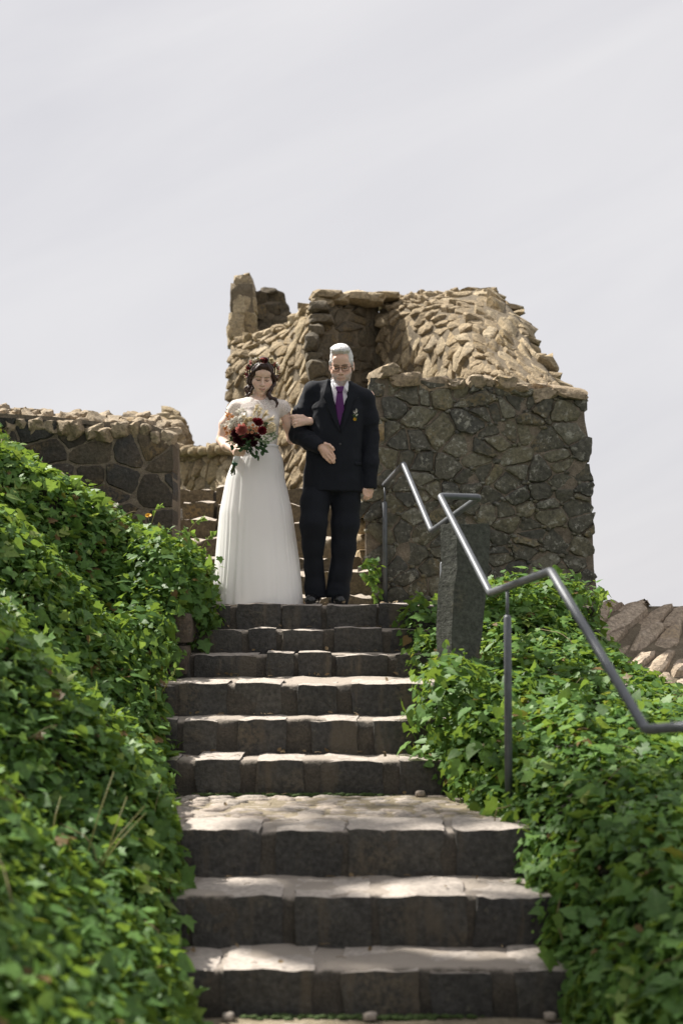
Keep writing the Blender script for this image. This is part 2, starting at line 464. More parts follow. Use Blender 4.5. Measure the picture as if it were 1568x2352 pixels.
for n, (D, zt) in enumerate(STEPS):
    root = stairs_mid if n < 6 else stairs_low
    zb = STEPS[n + 1][1] if n < 8 else Z0
    back = STEPS[n - 1][0] if n not in (0,) else 10.7
    depth = min(0.42, back - D + 0.06) if n not in (0, 3, 6) else 0.36
    for (a, b) in JOINTS[n]:
        s = F / D
        x0, x1 = (a - CX) / s, (b - CX) / s
        dz = rng.uniform(-0.008, 0.012); dy = rng.uniform(-0.014, 0.006)
        V, Fc = block(rng, x0, x1, D + dy, D + depth, zb - 0.06, zt + dz, res=0.04, seed=rng.uniform(0, 99), rnd=rng.uniform(0.010, 0.018), topamp=0.009, rough=0.012)
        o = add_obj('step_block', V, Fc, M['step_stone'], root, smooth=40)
    # mortar between and behind the blocks
    xl, xr = -1.75, 1.75
    ys = back + 0.12
    V, Fc = block(rng, xl, xr, D + 0.014, ys, zb - 0.10, zt - 0.004, res=0.05, seed=50 + n, rnd=0.012, rough=0.010, topamp=0.010)
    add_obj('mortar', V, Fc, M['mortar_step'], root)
# ---- cobbles on the lower landing and at the foot of the stairs (setting)
def cobbles(name, x0, x1, y0, y1, z, maxn, cell=(0.15, 0.10)):
    root = empty(name, ((x0 + x1) / 2, (y0 + y1) / 2, z), kind='structure')
    V, Fc = block(rng, x0 - 0.6, x1 + 0.6, y0, y1, z - 0.1, z + 0.001, res=0.08, seed=rng.uniform(0, 99), rnd=0.01, rough=0.0, topamp=0.006)
    add_obj('joint_bed', V, Fc, M['mortar_cobble'], root)
    rows = int((y1 - y0) / cell[1]); cnt = 0
    for j in range(rows):
        x = x0 + rng.uniform(-0.1, 0.02)
        while x < x1 and cnt < maxn:
            w = cell[0] * rng.uniform(0.7, 1.45)
            Vr, Fr = rock(rng, (w * 0.97, cell[1] * 1.03, 0.06), 2, 3, 0.05)
            c = np.array([x + w / 2, y0 + cell[1] * (j + 0.5) + rng.uniform(-0.008, 0.008), z - 0.021 + rng.uniform(-0.004, 0.004)])
            add_obj('cobble', Vr + c, Fr, M['cobble'], root)
            x += w; cnt += 1
cobbles('landing_paving', -1.15, 1.1, 7.02, 7.93, -1.046, 250)
cobbles('path', -0.85, 1.25, 4.6, 5.86, Z0, 250, (0.16, 0.115))
for (x, y) in ((524, 2310), (848, 2312), (1262, 2298), (1045, 1822), (965, 1824), (1330, 2305)):
    p = P(x, y, 5.8 if y > 2000 else 7.85)
    V, Fc = rock(rng, (rng.uniform(.04, .06), .05, .035), 2, 8, 0.1)
    o = add_obj('pebble', V + np.array([p.x, p.y, (Z0 if y > 2000 else -1.046) + 0.022]), Fc, M['cobble'])
    setp(o, {524: 'whitish pebble at the foot of the stairs beside the left ivy', 848: 'small round pebble in the middle at the foot of the stairs', 1262: 'pebble against the lowest riser near the right ivy',
             1045: 'pebble under the sixth riser beside the right ivy on the landing', 965: 'small pebble on the cobbled landing left of another pebble', 1330: 'pebble half under the ivy right of the lowest step'}[x], 'pebble', 'loose pebbles')
# ---- upper flight
for k, (y, D) in enumerate(((1365, 10.62), (1320, 10.92), (1278, 11.23), (1238, 11.57), (1200, 11.91), (1160, 12.25), (1122, 12.6))):
    zt = P(784, y, D).z
    s = F / D
    zb = (P(784, [1365, 1320, 1278, 1238, 1200, 1160, 1122][k - 1], D).z if k else 0.0) - 0.12
    xa, xb = -1.42, (868 - 12 * min(k, 3) - CX) / s
    if k > 3: xb = 0.12
    x = xa + rng.uniform(-0.05, 0.1)
    while x < xb - 0.08:
        w = rng.uniform(0.25, 0.48)
        if xb - (x + w) < 0.15: w = xb - x
        V, Fc = block(rng, x + 0.006, x + w - 0.008, D + rng.uniform(-0.02, 0.03), D + 0.40, zb, zt + rng.uniform(-0.02, 0.02), res=0.05, seed=rng.uniform(0, 99), rnd=0.02, topamp=0.025)
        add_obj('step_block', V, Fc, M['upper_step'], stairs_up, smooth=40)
        x += w
    V, Fc = block(rng, xa, xb - 0.03, D + 0.05, D + 0.8, zb - 0.2, zt - 0.025, res=0.1, seed=77 + k, rnd=0.01, topamp=0.005)
    add_obj('mortar', V, Fc, M['mortar_step'], stairs_up)
# ================================================================== WALLS
def clip_poly(poly, n, d):
    out = []
    m = len(poly)
    for i in range(m):
        a = poly[i]; b = poly[(i + 1) % m]
        da = a[0] * n[0] + a[1] * n[1] - d; db = b[0] * n[0] + b[1] * n[1] - d
        if da <= 0: out.append(a)
        if (da < 0 < db) or (db < 0 < da):
            t = da / (da - db)
            out.append((a[0] + (b[0] - a[0]) * t, a[1] + (b[1] - a[1]) * t))
    return out
def seeds_fill(rng, u0, u1, v0, v1, cw, ch, ang=0.0, jit=0.33, big=0.0):
    """brick-like seeds, jittered, in a frame turned by ang; returns pts and scale"""
    c, s = math.cos(ang), math.sin(ang)
    L = max(u1 - u0, v1 - v0) * 1.5
    pts = []
    j = 0
    b = -L
    while b < L:
        h = ch * rng.uniform(0.75, 1.3)
        a = -L + rng.uniform(0, cw)
        while a < L:
            w = cw * rng.uniform(0.6, 1.5)
            pa = a + w / 2 + rng.normal(0, jit * 0.25 * cw); pb = b + h / 2 + rng.normal(0, jit * 0.6 * ch)
            u = (u0 + u1) / 2 + pa * c - pb * s; v = (v0 + v1) / 2 + pa * s + pb * c
            pts.append((u, v, pa, pb))
            a += w
        b += h; j += 1
    return pts
def voronoi_stones(pts, keep, margin, cw, ch, ang, gap):
    """cells for the seeds that keep() accepts; the metric is squeezed to follow the stones' aspect"""
    asp = ch / cw
    Q = np.array([(p[2] * asp, p[3]) for p in pts])
    c, s = math.cos(ang), math.sin(ang)
    cells = []
    for i, p in enumerate(pts):
        if not keep(p[0], p[1]): continue
        q = Q[i]
        dd = ((Q - q) ** 2).sum(axis=1)
        near = np.argsort(dd)[1:26]
        B = ch * 2.2
        poly = [(q[0] - B, q[1] - B), (q[0] + B, q[1] - B), (q[0] + B, q[1] + B), (q[0] - B, q[1] + B)]
        for j in near:
            n = Q[j] - q; l = np.linalg.norm(n)
            if l < 1e-6: continue
            n = n / l
            d = (Q[j] + q) @ n / 2 - gap / 2
            poly = clip_poly(poly, n, d)
            if len(poly) < 3: break
        if len(poly) < 3: continue
        uv = []
        for a, b in poly:
            a0 = a / asp - p[2]; b0 = b - p[3]
            uv.append((p[0] + a0 * c - b0 * s, p[1] + a0 * s + b0 * c))
        cells.append(uv)
    return cells
def stone_shape(rng, poly, n=16, smooth=2, rough=0.05):
    pc = np.array(poly); c = pc.mean(axis=0)
    rad = []
    for k in range(n):
        a = 2 * math.pi * k / n
        d = np.array([math.cos(a), math.sin(a)])
        best = 1e9
        for i in range(len(pc)):
            p = pc[i] - c; e = pc[(i + 1) % len(pc)] - pc[i]
            den = d[0] * e[1] - d[1] * e[0]
            if abs(den) < 1e-9: continue
            t = (p[0] * e[1] - p[1] * e[0]) / den
            w = (p[0] * d[1] - p[1] * d[0]) / den
            if t > 0 and -1e-6 <= w <= 1 + 1e-6: best = min(best, t)
        rad.append(best if best < 1e8 else 0.02)
    rad = np.array(rad)
    for _ in range(smooth):
        rad = np.minimum(rad * 1.0, 0.5 * rad + 0.25 * (np.roll(rad, 1) + np.roll(rad, -1)))
    rad *= 1 + rng.normal(0, rough, n)
    return c, rad
def stone_mesh(rng, poly, Sf, back=-0.08, prot=(0.015, 0.05), n=16, tilt=0.25, flat=0.8, smooth=2, rough=0.05, edge=0.95, bias=(0, 0)):
    """a stone that fills poly on the surface Sf(u,v,w)"""
    c, rad = stone_shape(rng, poly, n, smooth, rough)
    h = rng.uniform(*prot)
    tx, ty = rng.normal(bias[0], tilt), rng.normal(bias[1], tilt)
    V = []; Fc = []
    rings = [(1.0, back), (1.02, h * 0.05), (edge, h * 0.78), (0.66, h * (0.9 + 0.1 * flat)), (0.3, h * 1.02)]
    mr = rad.mean()
    sd = rng.uniform(0, 99)
    for (f, w) in rings:
        for k in range(n):
            a = 2 * math.pi * k / n
            du, dv = math.cos(a) * rad[k] * f, math.sin(a) * rad[k] * f
            ww = w
            if w > 0:
                ww = w + (tx * du + ty * dv) * min(1.0, w / max(h, 1e-4)) + h * 0.45 * fnoise((du / mr, dv / mr, f), 1.3, sd)
            V.append(Sf(c[0] + du, c[1] + dv, ww))
    V.append(Sf(c[0], c[1], h * (1.05 + 0.3 * fnoise((0, 0, 0), 1, sd))))
    for r in range(len(rings) - 1):
        for k in range(n):
            a = r * n + k; b = r * n + (k + 1) % n
            Fc.append((a, b, b + n, a + n))
    L = (len(rings) - 1) * n
    for k in range(n): Fc.append((L + k, L + (k + 1) % n, len(V) - 1))
    return V, Fc
def plane_map(O, U, N):
    O, U, N = Vector(O), Vector(U).normalized(), Vector(N).normalized()
    return lambda u, v, w: O + U * u + Vector((0, 0, 1)) * v + N * w
def poly_prism(name, pts, Sf, w0, w1, mat, parent, res=0.12):
    """solid slab in the shape of a profile polygon"""
    bm = bmesh.new()
    vs_ = [bm.verts.new(Sf(u, v, w0)) for u, v in pts]
    f = bm.faces.new(vs_)
    r = bmesh.ops.extrude_face_region(bm, geom=[f])
    off = Sf(0, 0, w1) - Sf(0, 0, w0)
    for g in r['geom']:
        if isinstance(g, bmesh.types.BMVert): g.co += off
    bmesh.ops.recalc_face_normals(bm, faces=bm.faces)
    bmesh.ops.triangulate(bm, faces=bm.faces)
    me = bpy.data.meshes.new(name); bm.to_mesh(me); bm.free()
    return link_mesh(name, me, mat, parent)
def inside_poly(pts, u, v):
    r = False; j = len(pts) - 1
    for i in range(len(pts)):
        if (pts[i][1] > v) != (pts[j][1] > v) and u < (pts[j][0] - pts[i][0]) * (v - pts[i][1]) / (pts[j][1] - pts[i][1]) + pts[i][0]: r = not r
        j = i
    return r
def px_profile(pts, D): return [(P(x, y, D).x, P(x, y, D).z) for x, y in pts]

# ---- right wall (shaded face towards the camera) --------------------------------
DW = 11.0
prof = px_profile([(838, 1420), (836, 1150), (852, 1120), (858, 868), (870, 858), (960, 866), (1060, 880), (1140, 874), (1200, 884), (1290, 892), (1343, 892), (1347, 960), (1358, 1015), (1352, 1060), (1362, 1130), (1366, 1245), (1368, 1300), (1380, 1385), (1382, 1430)], DW)
right_wall = empty('rubble_wall', (0.9, DW, -0.1), 'tall dark rubble wall with lichen specks behind the handrail, right of the man', 'wall')
Sf = plane_map((0, DW, 0), (1, 0, 0), (0, -1, 0))
poly_prism('mortar', [(u * 0.985 + 0.012, v - 0.02) for u, v in prof], Sf, 0.0, -0.75, M['mortar'], right_wall)
r2 = np.random.default_rng(5)
_ez = sorted((v, u) for u, v in prof[10:18])
_tz = prof[4:11]
def top_z(x): return float(np.interp(x, [a for a, b in _tz], [b for a, b in _tz])) - 0.03
def edge_x(z): return float(np.interp(z, [a for a, b in _ez], [b for a, b in _ez]))
pts = [p for p in seeds_fill(r2, 0.1, 2.1, -0.2, 1.8, 0.150, 0.112, 0.0, 1.0) if r2.uniform() > 0.17]
cells = voronoi_stones(pts, lambda u, v: inside_poly(prof, u, v), 0.1, 0.150, 0.112, 0, 0.009)
print('right wall stones', len(cells))
for c in cells:
    cc = np.mean(np.array(c), axis=0)
    edge = not inside_poly(prof, cc[0] + 0.14, cc[1])
    top = not inside_poly(prof, cc[0], cc[1] + 0.12)
    V, Fc = stone_mesh(r2, c, Sf, back=-0.35 if (edge or top) else -0.06, prot=(0.004, 0.036), n=22, tilt=0.10, rough=0.045, smooth=0, edge=0.91)
    V = [Vector((min(v.x, edge_x(v.z) + 0.035 * fnoise((0, 0, round(v.z * 6.5) / 6.5), 5, 2) + 0.012 * fnoise(v, 7, 2)), v.y, min(v.z, top_z(v.x) + 0.01 * fnoise(v, 6, 3)))) for v in V]
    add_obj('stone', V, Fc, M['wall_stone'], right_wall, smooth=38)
# small stones pressed into the joints
for c in cells:
    for q in c[::2]:
        if r2.uniform() < 0.42 and inside_poly(prof, q[0], q[1] + 0.05) and inside_poly(prof, q[0] + 0.05, q[1]):
            V, Fc = rock(r2, (r2.uniform(0.03, 0.06), 0.05, r2.uniform(0.025, 0.045)), 1, 6, 0.1)
            p = Sf(q[0], q[1], 0.0)
            add_obj('stone', V + np.array(p), Fc, M['wall_stone'], right_wall)
# left end face of this wall, sunlit quoins
Se = plane_map((prof[1][0] - 0.03, DW, 0), (0, 1, 0), (-1, 0, 0))
pe = [(0.02, -0.1), (0.02, 0.75), (0.30, 0.9), (0.72, 0.9), (0.72, -0.1)]
cells = voronoi_stones(seeds_fill(r2, 0, 0.75, -0.1, 1.7, 0.22, 0.16, 0, 0.6), lambda u, v: 0.04 < u < 0.7 and -0.05 < v < 1.66, 0.1, 0.22, 0.16, 0, 0.02)
for c in cells:
    cc = np.mean(np.array(c), axis=0)
    dx = 0.0 if cc[1] < 0.78 else 0.075
    S2 = plane_map((prof[1][0] + dx - 0.02, DW, 0), (0, 1, 0), (-1, 0, 0))
    V, Fc = stone_mesh(r2, c, S2, back=-0.1, prot=(0.02, 0.05), n=12, tilt=0.2)
    add_obj('stone', V, [tuple(reversed(f)) for f in Fc], M['tan_stone'], right_wall)
# top coping of broken stones
x = 862
while x < 1318:
    wpx = r2.uniform(26, 84)
    ytop = float(np.interp(x + wpx / 2, [860, 880, 960, 1060, 1140, 1200, 1290, 1340], [862, 856, 866, 880, 872, 884, 892, 890]))
    for row in range(3):
        D = DW + 0.09 + row * 0.22
        s = F / D
        sz = (wpx / s * r2.uniform(1.0, 1.3), r2.uniform(0.24, 0.40), r2.uniform(0.07, 0.13))
        p = P(x + wpx / 2, ytop, DW)
        rot = Matrix.Rotation(r2.normal(0, 0.15), 3, 'Y') @ Matrix.Rotation(r2.normal(0, 0.10) + 0.03, 3, 'X') @ Matrix.Rotation(r2.normal(0, 0.2), 3, 'Z')
        V, Fc = rock(r2, sz, 3, 9, 0.08, rot)
        add_obj('coping_stone', V + np.array([p.x + r2.normal(0, 0.01), D, p.z - 0.030 + row * 0.014 + r2.normal(0, 0.016)]), Fc, M['coping'], right_wall, smooth=32)
    x += wpx * 0.92

# ---- left wall ----------------------------------------------------------------
left_wall = empty('rubble_wall.001', (-2.0, DW, 0.2), 'low dark stone wall with pale rubble top above the left ivy bank', 'wall')
lp = px_profile([(-260, 1420), (-260, 925), (0, 945), (120, 952), (240, 965), (330, 962), (385, 985), (398, 1000), (401, 1100), (401, 1420)], DW)
poly_prism('mortar', [(u - 0.015, v - 0.015) for u, v in lp], Sf, 0.0, -0.55, M['mortar'], left_wall)
r3 = np.random.default_rng(9)
cells = voronoi_stones(seeds_fill(r3, -3.6, -1.2, -0.1, 1.6, 0.30, 0.21, 0.0, 0.6), lambda u, v: inside_poly(lp, u, v), 0.1, 0.30, 0.21, 0, 0.016)
for c in cells:
    cc = np.mean(np.array(c), axis=0)
    edge = not inside_poly(lp, cc[0] + 0.2, cc[1])
    V, Fc = stone_mesh(r3, c, Sf, back=-0.35 if edge else -0.06, prot=(0.004, 0.02), n=22, tilt=0.04, rough=0.03, smooth=0, edge=0.94)
    V = [Vector((min(v.x, lp[7][0] + 0.004 * math.sin(v.z * 30)), v.y, min(v.z, float(np.interp(v.x, [a for a, b in lp[1:8]], [b for a, b in lp[1:8]])) - 0.05))) for v in V]
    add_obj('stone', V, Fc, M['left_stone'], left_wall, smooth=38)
x = -250
while x < 385:
    wpx = r3.uniform(24, 52)
    ytop = float(np.interp(x + wpx / 2, [-260, 0, 120, 240, 330, 385], [918, 938, 945, 955, 955, 972]))
    for row in range(4):
        D = DW + 0.06 + row * 0.14
        sz = (wpx / 297 * r3.uniform(0.9, 1.2), r3.uniform(0.16, 0.26), r3.uniform(0.09, 0.15))
        p = P(x + wpx / 2, ytop, DW)
        rot = Matrix.Rotation(r3.normal(0, 0.3), 3, 'Y') @ Matrix.Rotation(r3.normal(0, 0.15) + 0.25, 3, 'X') @ Matrix.Rotation(r3.normal(0, 0.4), 3, 'Z')
        V, Fc = rock(r3, sz, 3, 10, 0.12, rot)
        add_obj('coping_stone', V + np.array([p.x, D, p.z - 0.11 + row * 0.04 + r3.normal(0, 0.012)]), Fc, M['coping'], left_wall, smooth=32)
    x += wpx * 0.85
# flank blocks left of the top steps
flank = empty('flank_wall', (-1.15, 9.4, -0.4), 'short dark block wall under the ivy left of the top steps', 'wall')
for (xa, xb, ya, yb, D) in ((352, 372, 1412, 1478, 9.36), (374, 440, 1408, 1478, 9.32), (345, 430, 1484, 1552, 9.30), (300, 342, 1430, 1552, 9.34), (392, 446, 1378, 1405, 9.5)):
    a = P(xa, yb, D); b = P(xb, ya, D)
    V, Fc = block(r3, a.x, b.x, D, D + 0.5, a.z, b.z, res=0.04, seed=r3.uniform(0, 99), rnd=0.02, rough=0.014)
    add_obj('stone', V, Fc, M['left_stone'], flank)
V, Fc = block(r3, -1.6, -1.02, 9.42, 10.4, -0.5, -0.1, res=0.1, seed=3, rnd=0.01)
add_obj('mortar', V, Fc, M['mortar_step'], flank)

# ---- tower ruin ------------------------------------------------------------------
tower = empty('castle_ruin', (0.2, 13.5, 0), 'ruined castle tower of tan rubble with a broken sunlit top behind the couple', 'ruin')
TOWER = []      # (V, F, size, mat)
def curve(pts):
    """points by parameter: list of (t, Vector) -> function"""
    ts = [p[0] for p in pts]; A = np.array([p[1][:] for p in pts])
    return lambda t: Vector([float(np.interp(t, ts, A[:, k])) for k in range(3)])
def patch(bottom, mid, top, bend, ulen, vlen, flip=False):
    """surface through three curves; v<bend upright face, v>bend broken slope. u,v in metres"""
    def S0(u, v):
        tu = min(1, max(0, u / ulen)); tv = min(1.0, max(0, v / vlen))
        a, b, c = bottom(tu), mid(tu), top(tu)
        if tv < bend:
            q = tv / bend
            p = a.lerp(b, q)
        else:
            p = b.lerp(c, (tv - bend) / (1 - bend))
        r = 0.12
        if abs(tv - bend) < r and bend < 1:
            q = (tv - bend + r) / (2 * r)
            p0 = a.lerp(b, (bend - r) / bend); p1 = b.lerp(c, r / (1 - bend))
            p = p0.lerp(b, q).lerp(b.lerp(p1, q), q)
        ex = u - tu * ulen
        return p
    def N0(u, v):
        e = 0.02
        du = S0(u + e, v) - S0(u - e, v); dv = S0(u, v + e) - S0(u, v - e)
        n = du.cross(dv)
        n = n.normalized() if n.length > 1e-9 else Vector((0, -1, 0))
        return n
    return lambda u, v, w: S0(u, v) + N0(u, v) * w
def fill_patch(Sf_, ulen, vlen, cw, ch, ang, mat, mortar, rg, prot=(0.03, 0.08), tilt=0.5, gap=0.012, n=10, thick=0.5, bias=(0, 0)):
    cells = voronoi_stones([p for p in seeds_fill(rg, 0, ulen, 0, vlen, cw * .88, ch * .88, ang, 0.9) if rg.uniform() > 0.2], lambda u, v: -0.01 < u < ulen + 0.01 and -0.01 < v < vlen + 0.01, 0.1, cw, ch, ang, gap)
    for c in cells:
        V, Fc = stone_mesh(rg, c, Sf_, back=-0.08, prot=prot, n=n, tilt=tilt, rough=0.05, smooth=0, edge=0.90, bias=bias)
        A = np.array([v[:] for v in V])
        TOWER.append((A, Fc, float(np.ptp(A[:, 0]) + np.ptp(A[:, 2])), mat, Sf_(0, 0, 0)))
    nu, nv = max(4, int(ulen / 0.08)), max(4, int(vlen / 0.08))
    V = []; Fc = []
    for side in (0, 1):
        for j in range(nv + 1):
            for i in range(nu + 1):
                u, v = ulen * i / nu, vlen * j / nv
                p = Sf_(u, v, 0.0)
                w = 0.006 * fnoise(p, 8, 1) if side == 0 else -thick
                V.append(Sf_(min(max(u, 0.03), ulen - 0.03), min(max(v, 0.03), vlen - 0.03), w))
    L = (nu + 1) * (nv + 1)
    for j in range(nv):
        for i in range(nu):
            a = j * (nu + 1) + i
            Fc.append((a, a + 1, a + nu + 2, a + nu + 1)); Fc.append((L + a, L + a + nu + 1, L + a + nu + 2, L + a + 1))
    for i in range(nu):
        for a in (i, nv * (nu + 1) + i): Fc.append((a, a + 1, L + a + 1, L + a))
    for j in range(nv):
        for a in (j * (nu + 1), j * (nu + 1) + nu): Fc.append((a, a + nu + 1, L + a + nu + 1, L + a))
    add_obj('rubble_core', V, Fc, mortar, tower)
rg = np.random.default_rng(21)
def zdown(v, z): return Vector((v.x, v.y, z))
# right, sunlit face with the broken slope on top (C -> E)
mid = [(0, P(868, 712, 14.4)), (.3, P(955, 712, 13.75)), (.5, P(1015, 735, 13.3)), (.7, P(1070, 778, 12.8)), (.85, P(1108, 825, 12.4)), (1, P(1150, 885, 11.95))]
topc = [(0, P(885, 690, 14.75)), (.3, P(985, 672, 14.5)), (.5, P(1105, 664, 14.2)), (.62, P(1160, 690, 13.8)), (.72, P(1200, 735, 13.4)), (.85, P(1232, 815, 12.8)), (1, P(1292, 890, 12.1))]
bot = [(t, zdown(v, 0.6)) for t, v in mid]
S1 = patch(curve(bot), curve(mid), curve(topc), 0.66, 2.7, 3.0)
fill_patch(S1, 2.7, 3.0, 0.24, 0.095, 1.0, M['tan_stone'], M['mortar_tan'], rg, prot=(0.006, 0.034), tilt=0.17, gap=0.006, n=16, bias=(-0.10, -0.22))
# dark niche (B -> C)
midn = [(0, P(722, 695, 13.6)), (.5, P(800, 686, 14.0)), (1, P(872, 690, 14.5))]
topn = [(0, P(740, 684, 13.9)), (.5, P(805, 679, 14.3)), (1, P(880, 678, 14.8))]
S2_ = patch(curve([(t, zdown(v, 0.6)) for t, v in midn]), curve(midn), curve(topn), 0.9, 1.05, 2.9)
fill_patch(S2_, 1.05, 2.9, 0.22, 0.13, 0.05, M['tower_shaded'], M['mortar_tan'], rg, prot=(0.006, 0.034), tilt=0.12, n=12, thick=0.06)
# left sunlit face (A -> B)
midl = [(0, P(524, 790, 15.0)), (.25, P(575, 782, 14.7)), (.55, P(650, 757, 14.2)), (.8, P(690, 720, 13.85)), (1, P(722, 697, 13.6))]
topl = [(0, P(528, 780, 15.3)), (.25, P(585, 774, 15.0)), (.55, P(668, 742, 14.5)), (.8, P(708, 705, 14.1)), (1, P(745, 688, 13.85))]
S3_ = patch(curve([(t, zdown(v, -0.2)) for t, v in midl]), curve(midl), curve(topl), 0.93, 1.75, 3.0)
fill_patch(S3_, 1.75, 3.0, 0.20, 0.095, 0.7, M['tan_stone'], M['mortar_tan'], rg, prot=(0.006, 0.032), tilt=0.17, thick=0.1, gap=0.006, n=16, bias=(-0.10, -0.22))
# stones standing on the corner B and in the niche
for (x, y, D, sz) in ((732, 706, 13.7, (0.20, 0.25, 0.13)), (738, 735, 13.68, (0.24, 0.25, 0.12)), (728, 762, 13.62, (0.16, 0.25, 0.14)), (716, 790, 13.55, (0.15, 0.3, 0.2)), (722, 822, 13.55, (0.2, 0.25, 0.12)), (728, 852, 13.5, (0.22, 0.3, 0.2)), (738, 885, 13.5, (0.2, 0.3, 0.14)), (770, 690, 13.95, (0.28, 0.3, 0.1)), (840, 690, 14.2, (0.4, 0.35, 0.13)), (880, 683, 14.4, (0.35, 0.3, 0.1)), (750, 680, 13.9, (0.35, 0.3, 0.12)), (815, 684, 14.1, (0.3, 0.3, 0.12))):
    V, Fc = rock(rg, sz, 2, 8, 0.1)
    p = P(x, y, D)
    TOWER.append((V + np.array(p), Fc, 1.0, M['tower_shaded'] if y > 700 else M['tan_stone'], p))
# rocks crowning the silhouette
for t in np.linspace(0.02, 0.98, 34):
    p = curve(topc)(t)
    sz = (rg.uniform(0.16, 0.30), rg.uniform(0.2, 0.4), rg.uniform(0.06, 0.12))
    V, Fc = rock(rg, sz, 2, 9, 0.12, Matrix.Rotation(rg.normal(0.3, 0.3), 3, 'Y') @ Matrix.Rotation(rg.normal(0, 0.3), 3, 'X'))
    TOWER.append((V + np.array(p) + np.array([0.02, 0.10, -0.045]), Fc, 0.9, M['tan_stone'], p))
for t in np.linspace(0.05, 0.98, 12):
    p = curve(topl)(t)
    V, Fc = rock(rg, (rg.uniform(0.15, 0.26), 0.25, rg.uniform(0.08, 0.16)), 2, 9, 0.12, Matrix.Rotation(rg.normal(0, 0.3), 3, 'Y'))
    TOWER.append((V + np.array(p) + np.array([0, 0.05, -0.03]), Fc, 0.9, M['tan_stone'], p))
# turret stump at the left end
for (xa, xb, ya, yb, D) in ((541, 580, 637, 678, 15.3), (533, 562, 676, 722, 15.25), (560, 586, 678, 720, 15.28), (527, 558, 722, 782, 15.2), (556, 588, 720, 752, 15.25), (560, 592, 752, 785, 15.22),
                            (585, 618, 668, 700, 15.5), (616, 650, 666, 698, 15.55), (588, 612, 700, 730, 15.48), (612, 642, 698, 728, 15.5), (640, 662, 700, 735, 15.5), (590, 625, 730, 768, 15.45), (624, 660, 728, 760, 15.48), (655, 674, 728, 748, 15.5), (545, 574, 630, 646, 15.35), (600, 636, 660, 676, 15.5), (660, 682, 742, 764, 15.4), (644, 668, 716, 742, 15.5)):
    a = P(xa, yb, D); b = P(xb, ya, D)
    V, Fc = rock(rg, ((b.x - a.x) * 1.22, 0.45, (b.z - a.z) * 1.22), 3, 5, 0.06)
    TOWER.append((V + np.array([(a.x + b.x) / 2, D + 0.2, (a.z + b.z) / 2]), Fc, 1.0, M['tower_shaded'] if xa > 584 else M['tan_stone'], a))
V, Fc = block(rg, P(532, 0, 15.3).x, P(585, 0, 15.3).x, 15.26, 15.7, 2.4, P(560, 650, 15.3).z, res=0.1); add_obj('rubble_core', V, Fc, M['mortar_tan'], tower)
V, Fc = block(rg, P(580, 0, 15.5).x, P(650, 0, 15.5).x, 15.5, 15.8, 2.4, P(640, 690, 15.5).z, res=0.1); add_obj('rubble_core', V, Fc, M['mortar_tan'], tower)
TOWER.sort(key=lambda t: -t[2])
vis = [t for t in TOWER]
print('tower stones', len(vis))
for A, Fc, sz, m, _ in vis[:298]:
    add_obj('stone', A, Fc, m, tower, smooth=28)
for mname in ('tan_stone', 'tower_shaded'):
    mb = MB()
    for A, Fc, sz, m, _ in vis[298:]:
        if m == M[mname]: mb.add(A, Fc)
    if mb.V:
        o = mb.build('rubble', M[mname], tower, smooth=28); o['kind'] = 'stuff'
# ---- low sunlit wall far left of the bride
far_wall = empty('rubble_wall.002', (-1.3, 14, 0), 'low sunlit tan rubble wall between the left wall and the bride', 'wall')
TOWER_keep = TOWER; TOWER = []
_t = tower; tower = far_wall
mf = [(0, P(380, 1040, 14.6)), (.5, P(460, 1034, 14.1)), (1, P(560, 1038, 13.5))]
tf = [(0, P(385, 1032, 14.9)), (.5, P(465, 1026, 14.4)), (1, P(565, 1030, 13.8))]
S4_ = patch(curve([(t, zdown(v, 0.2)) for t, v in mf]), curve(mf), curve(tf), 0.85, 1.5, 1.5)
fill_patch(S4_, 1.5, 1.5, 0.17, 0.11, 1.2, M['tan_stone'], M['mortar_tan'], rg, prot=(0.006, 0.032), tilt=0.17, gap=0.006, n=16, bias=(-0.10, -0.22))
for A, Fc, sz, m, _ in TOWER: add_obj('stone', A, Fc, m, far_wall, smooth=28)
for x in range(392, 560, 20):
    V, Fc = rock(rg, (0.15, 0.25, rg.uniform(0.08, 0.14)), 2, 9, 0.12, Matrix.Rotation(rg.normal(0, 0.2), 3, 'Y'))
    add_obj('coping_stone', V + np.array(P(x, 1034 + rg.normal(0, 3), 14.4 - (x - 392) / 190)), Fc, M['tan_stone'], far_wall)
tower = _t
# ragged stump behind the left wall
stump = empty('ruin_stump', (-1.75, 14.5, 0), 'ragged peak of broken wall rising behind the right end of the left wall', 'ruin')
for (x, y, w, h) in ((388, 948, 26, 20), (398, 958, 30, 26), (408, 972, 30, 24), (416, 988, 30, 26), (422, 1004, 30, 24), (428, 1020, 26, 26), (382, 965, 30, 26), (394, 984, 34, 28), (404, 1004, 36, 26), (410, 1022, 40, 24), (372, 985, 40, 40), (386, 1010, 50, 40)):
    s = F / 14.5
    V, Fc = rock(rg, (w / s * 1.25, 0.45, h / s * 1.3), 2, 9, 0.12, Matrix.Rotation(rg.normal(0.2, 0.2), 3, 'Y'))
    add_obj('stone', V + np.array(P(x, y, 14.5 + rg.uniform(0, 0.2))), Fc, M['tan_stone'], stump, smooth=28)
V, Fc = block(rg, P(350, 0, 14.7).x, P(430, 0, 14.7).x, 14.6, 15, 0, P(0, 1000, 14.7).z, res=0.15); add_obj('rubble_core', V, Fc, M['mortar_tan'], stump)
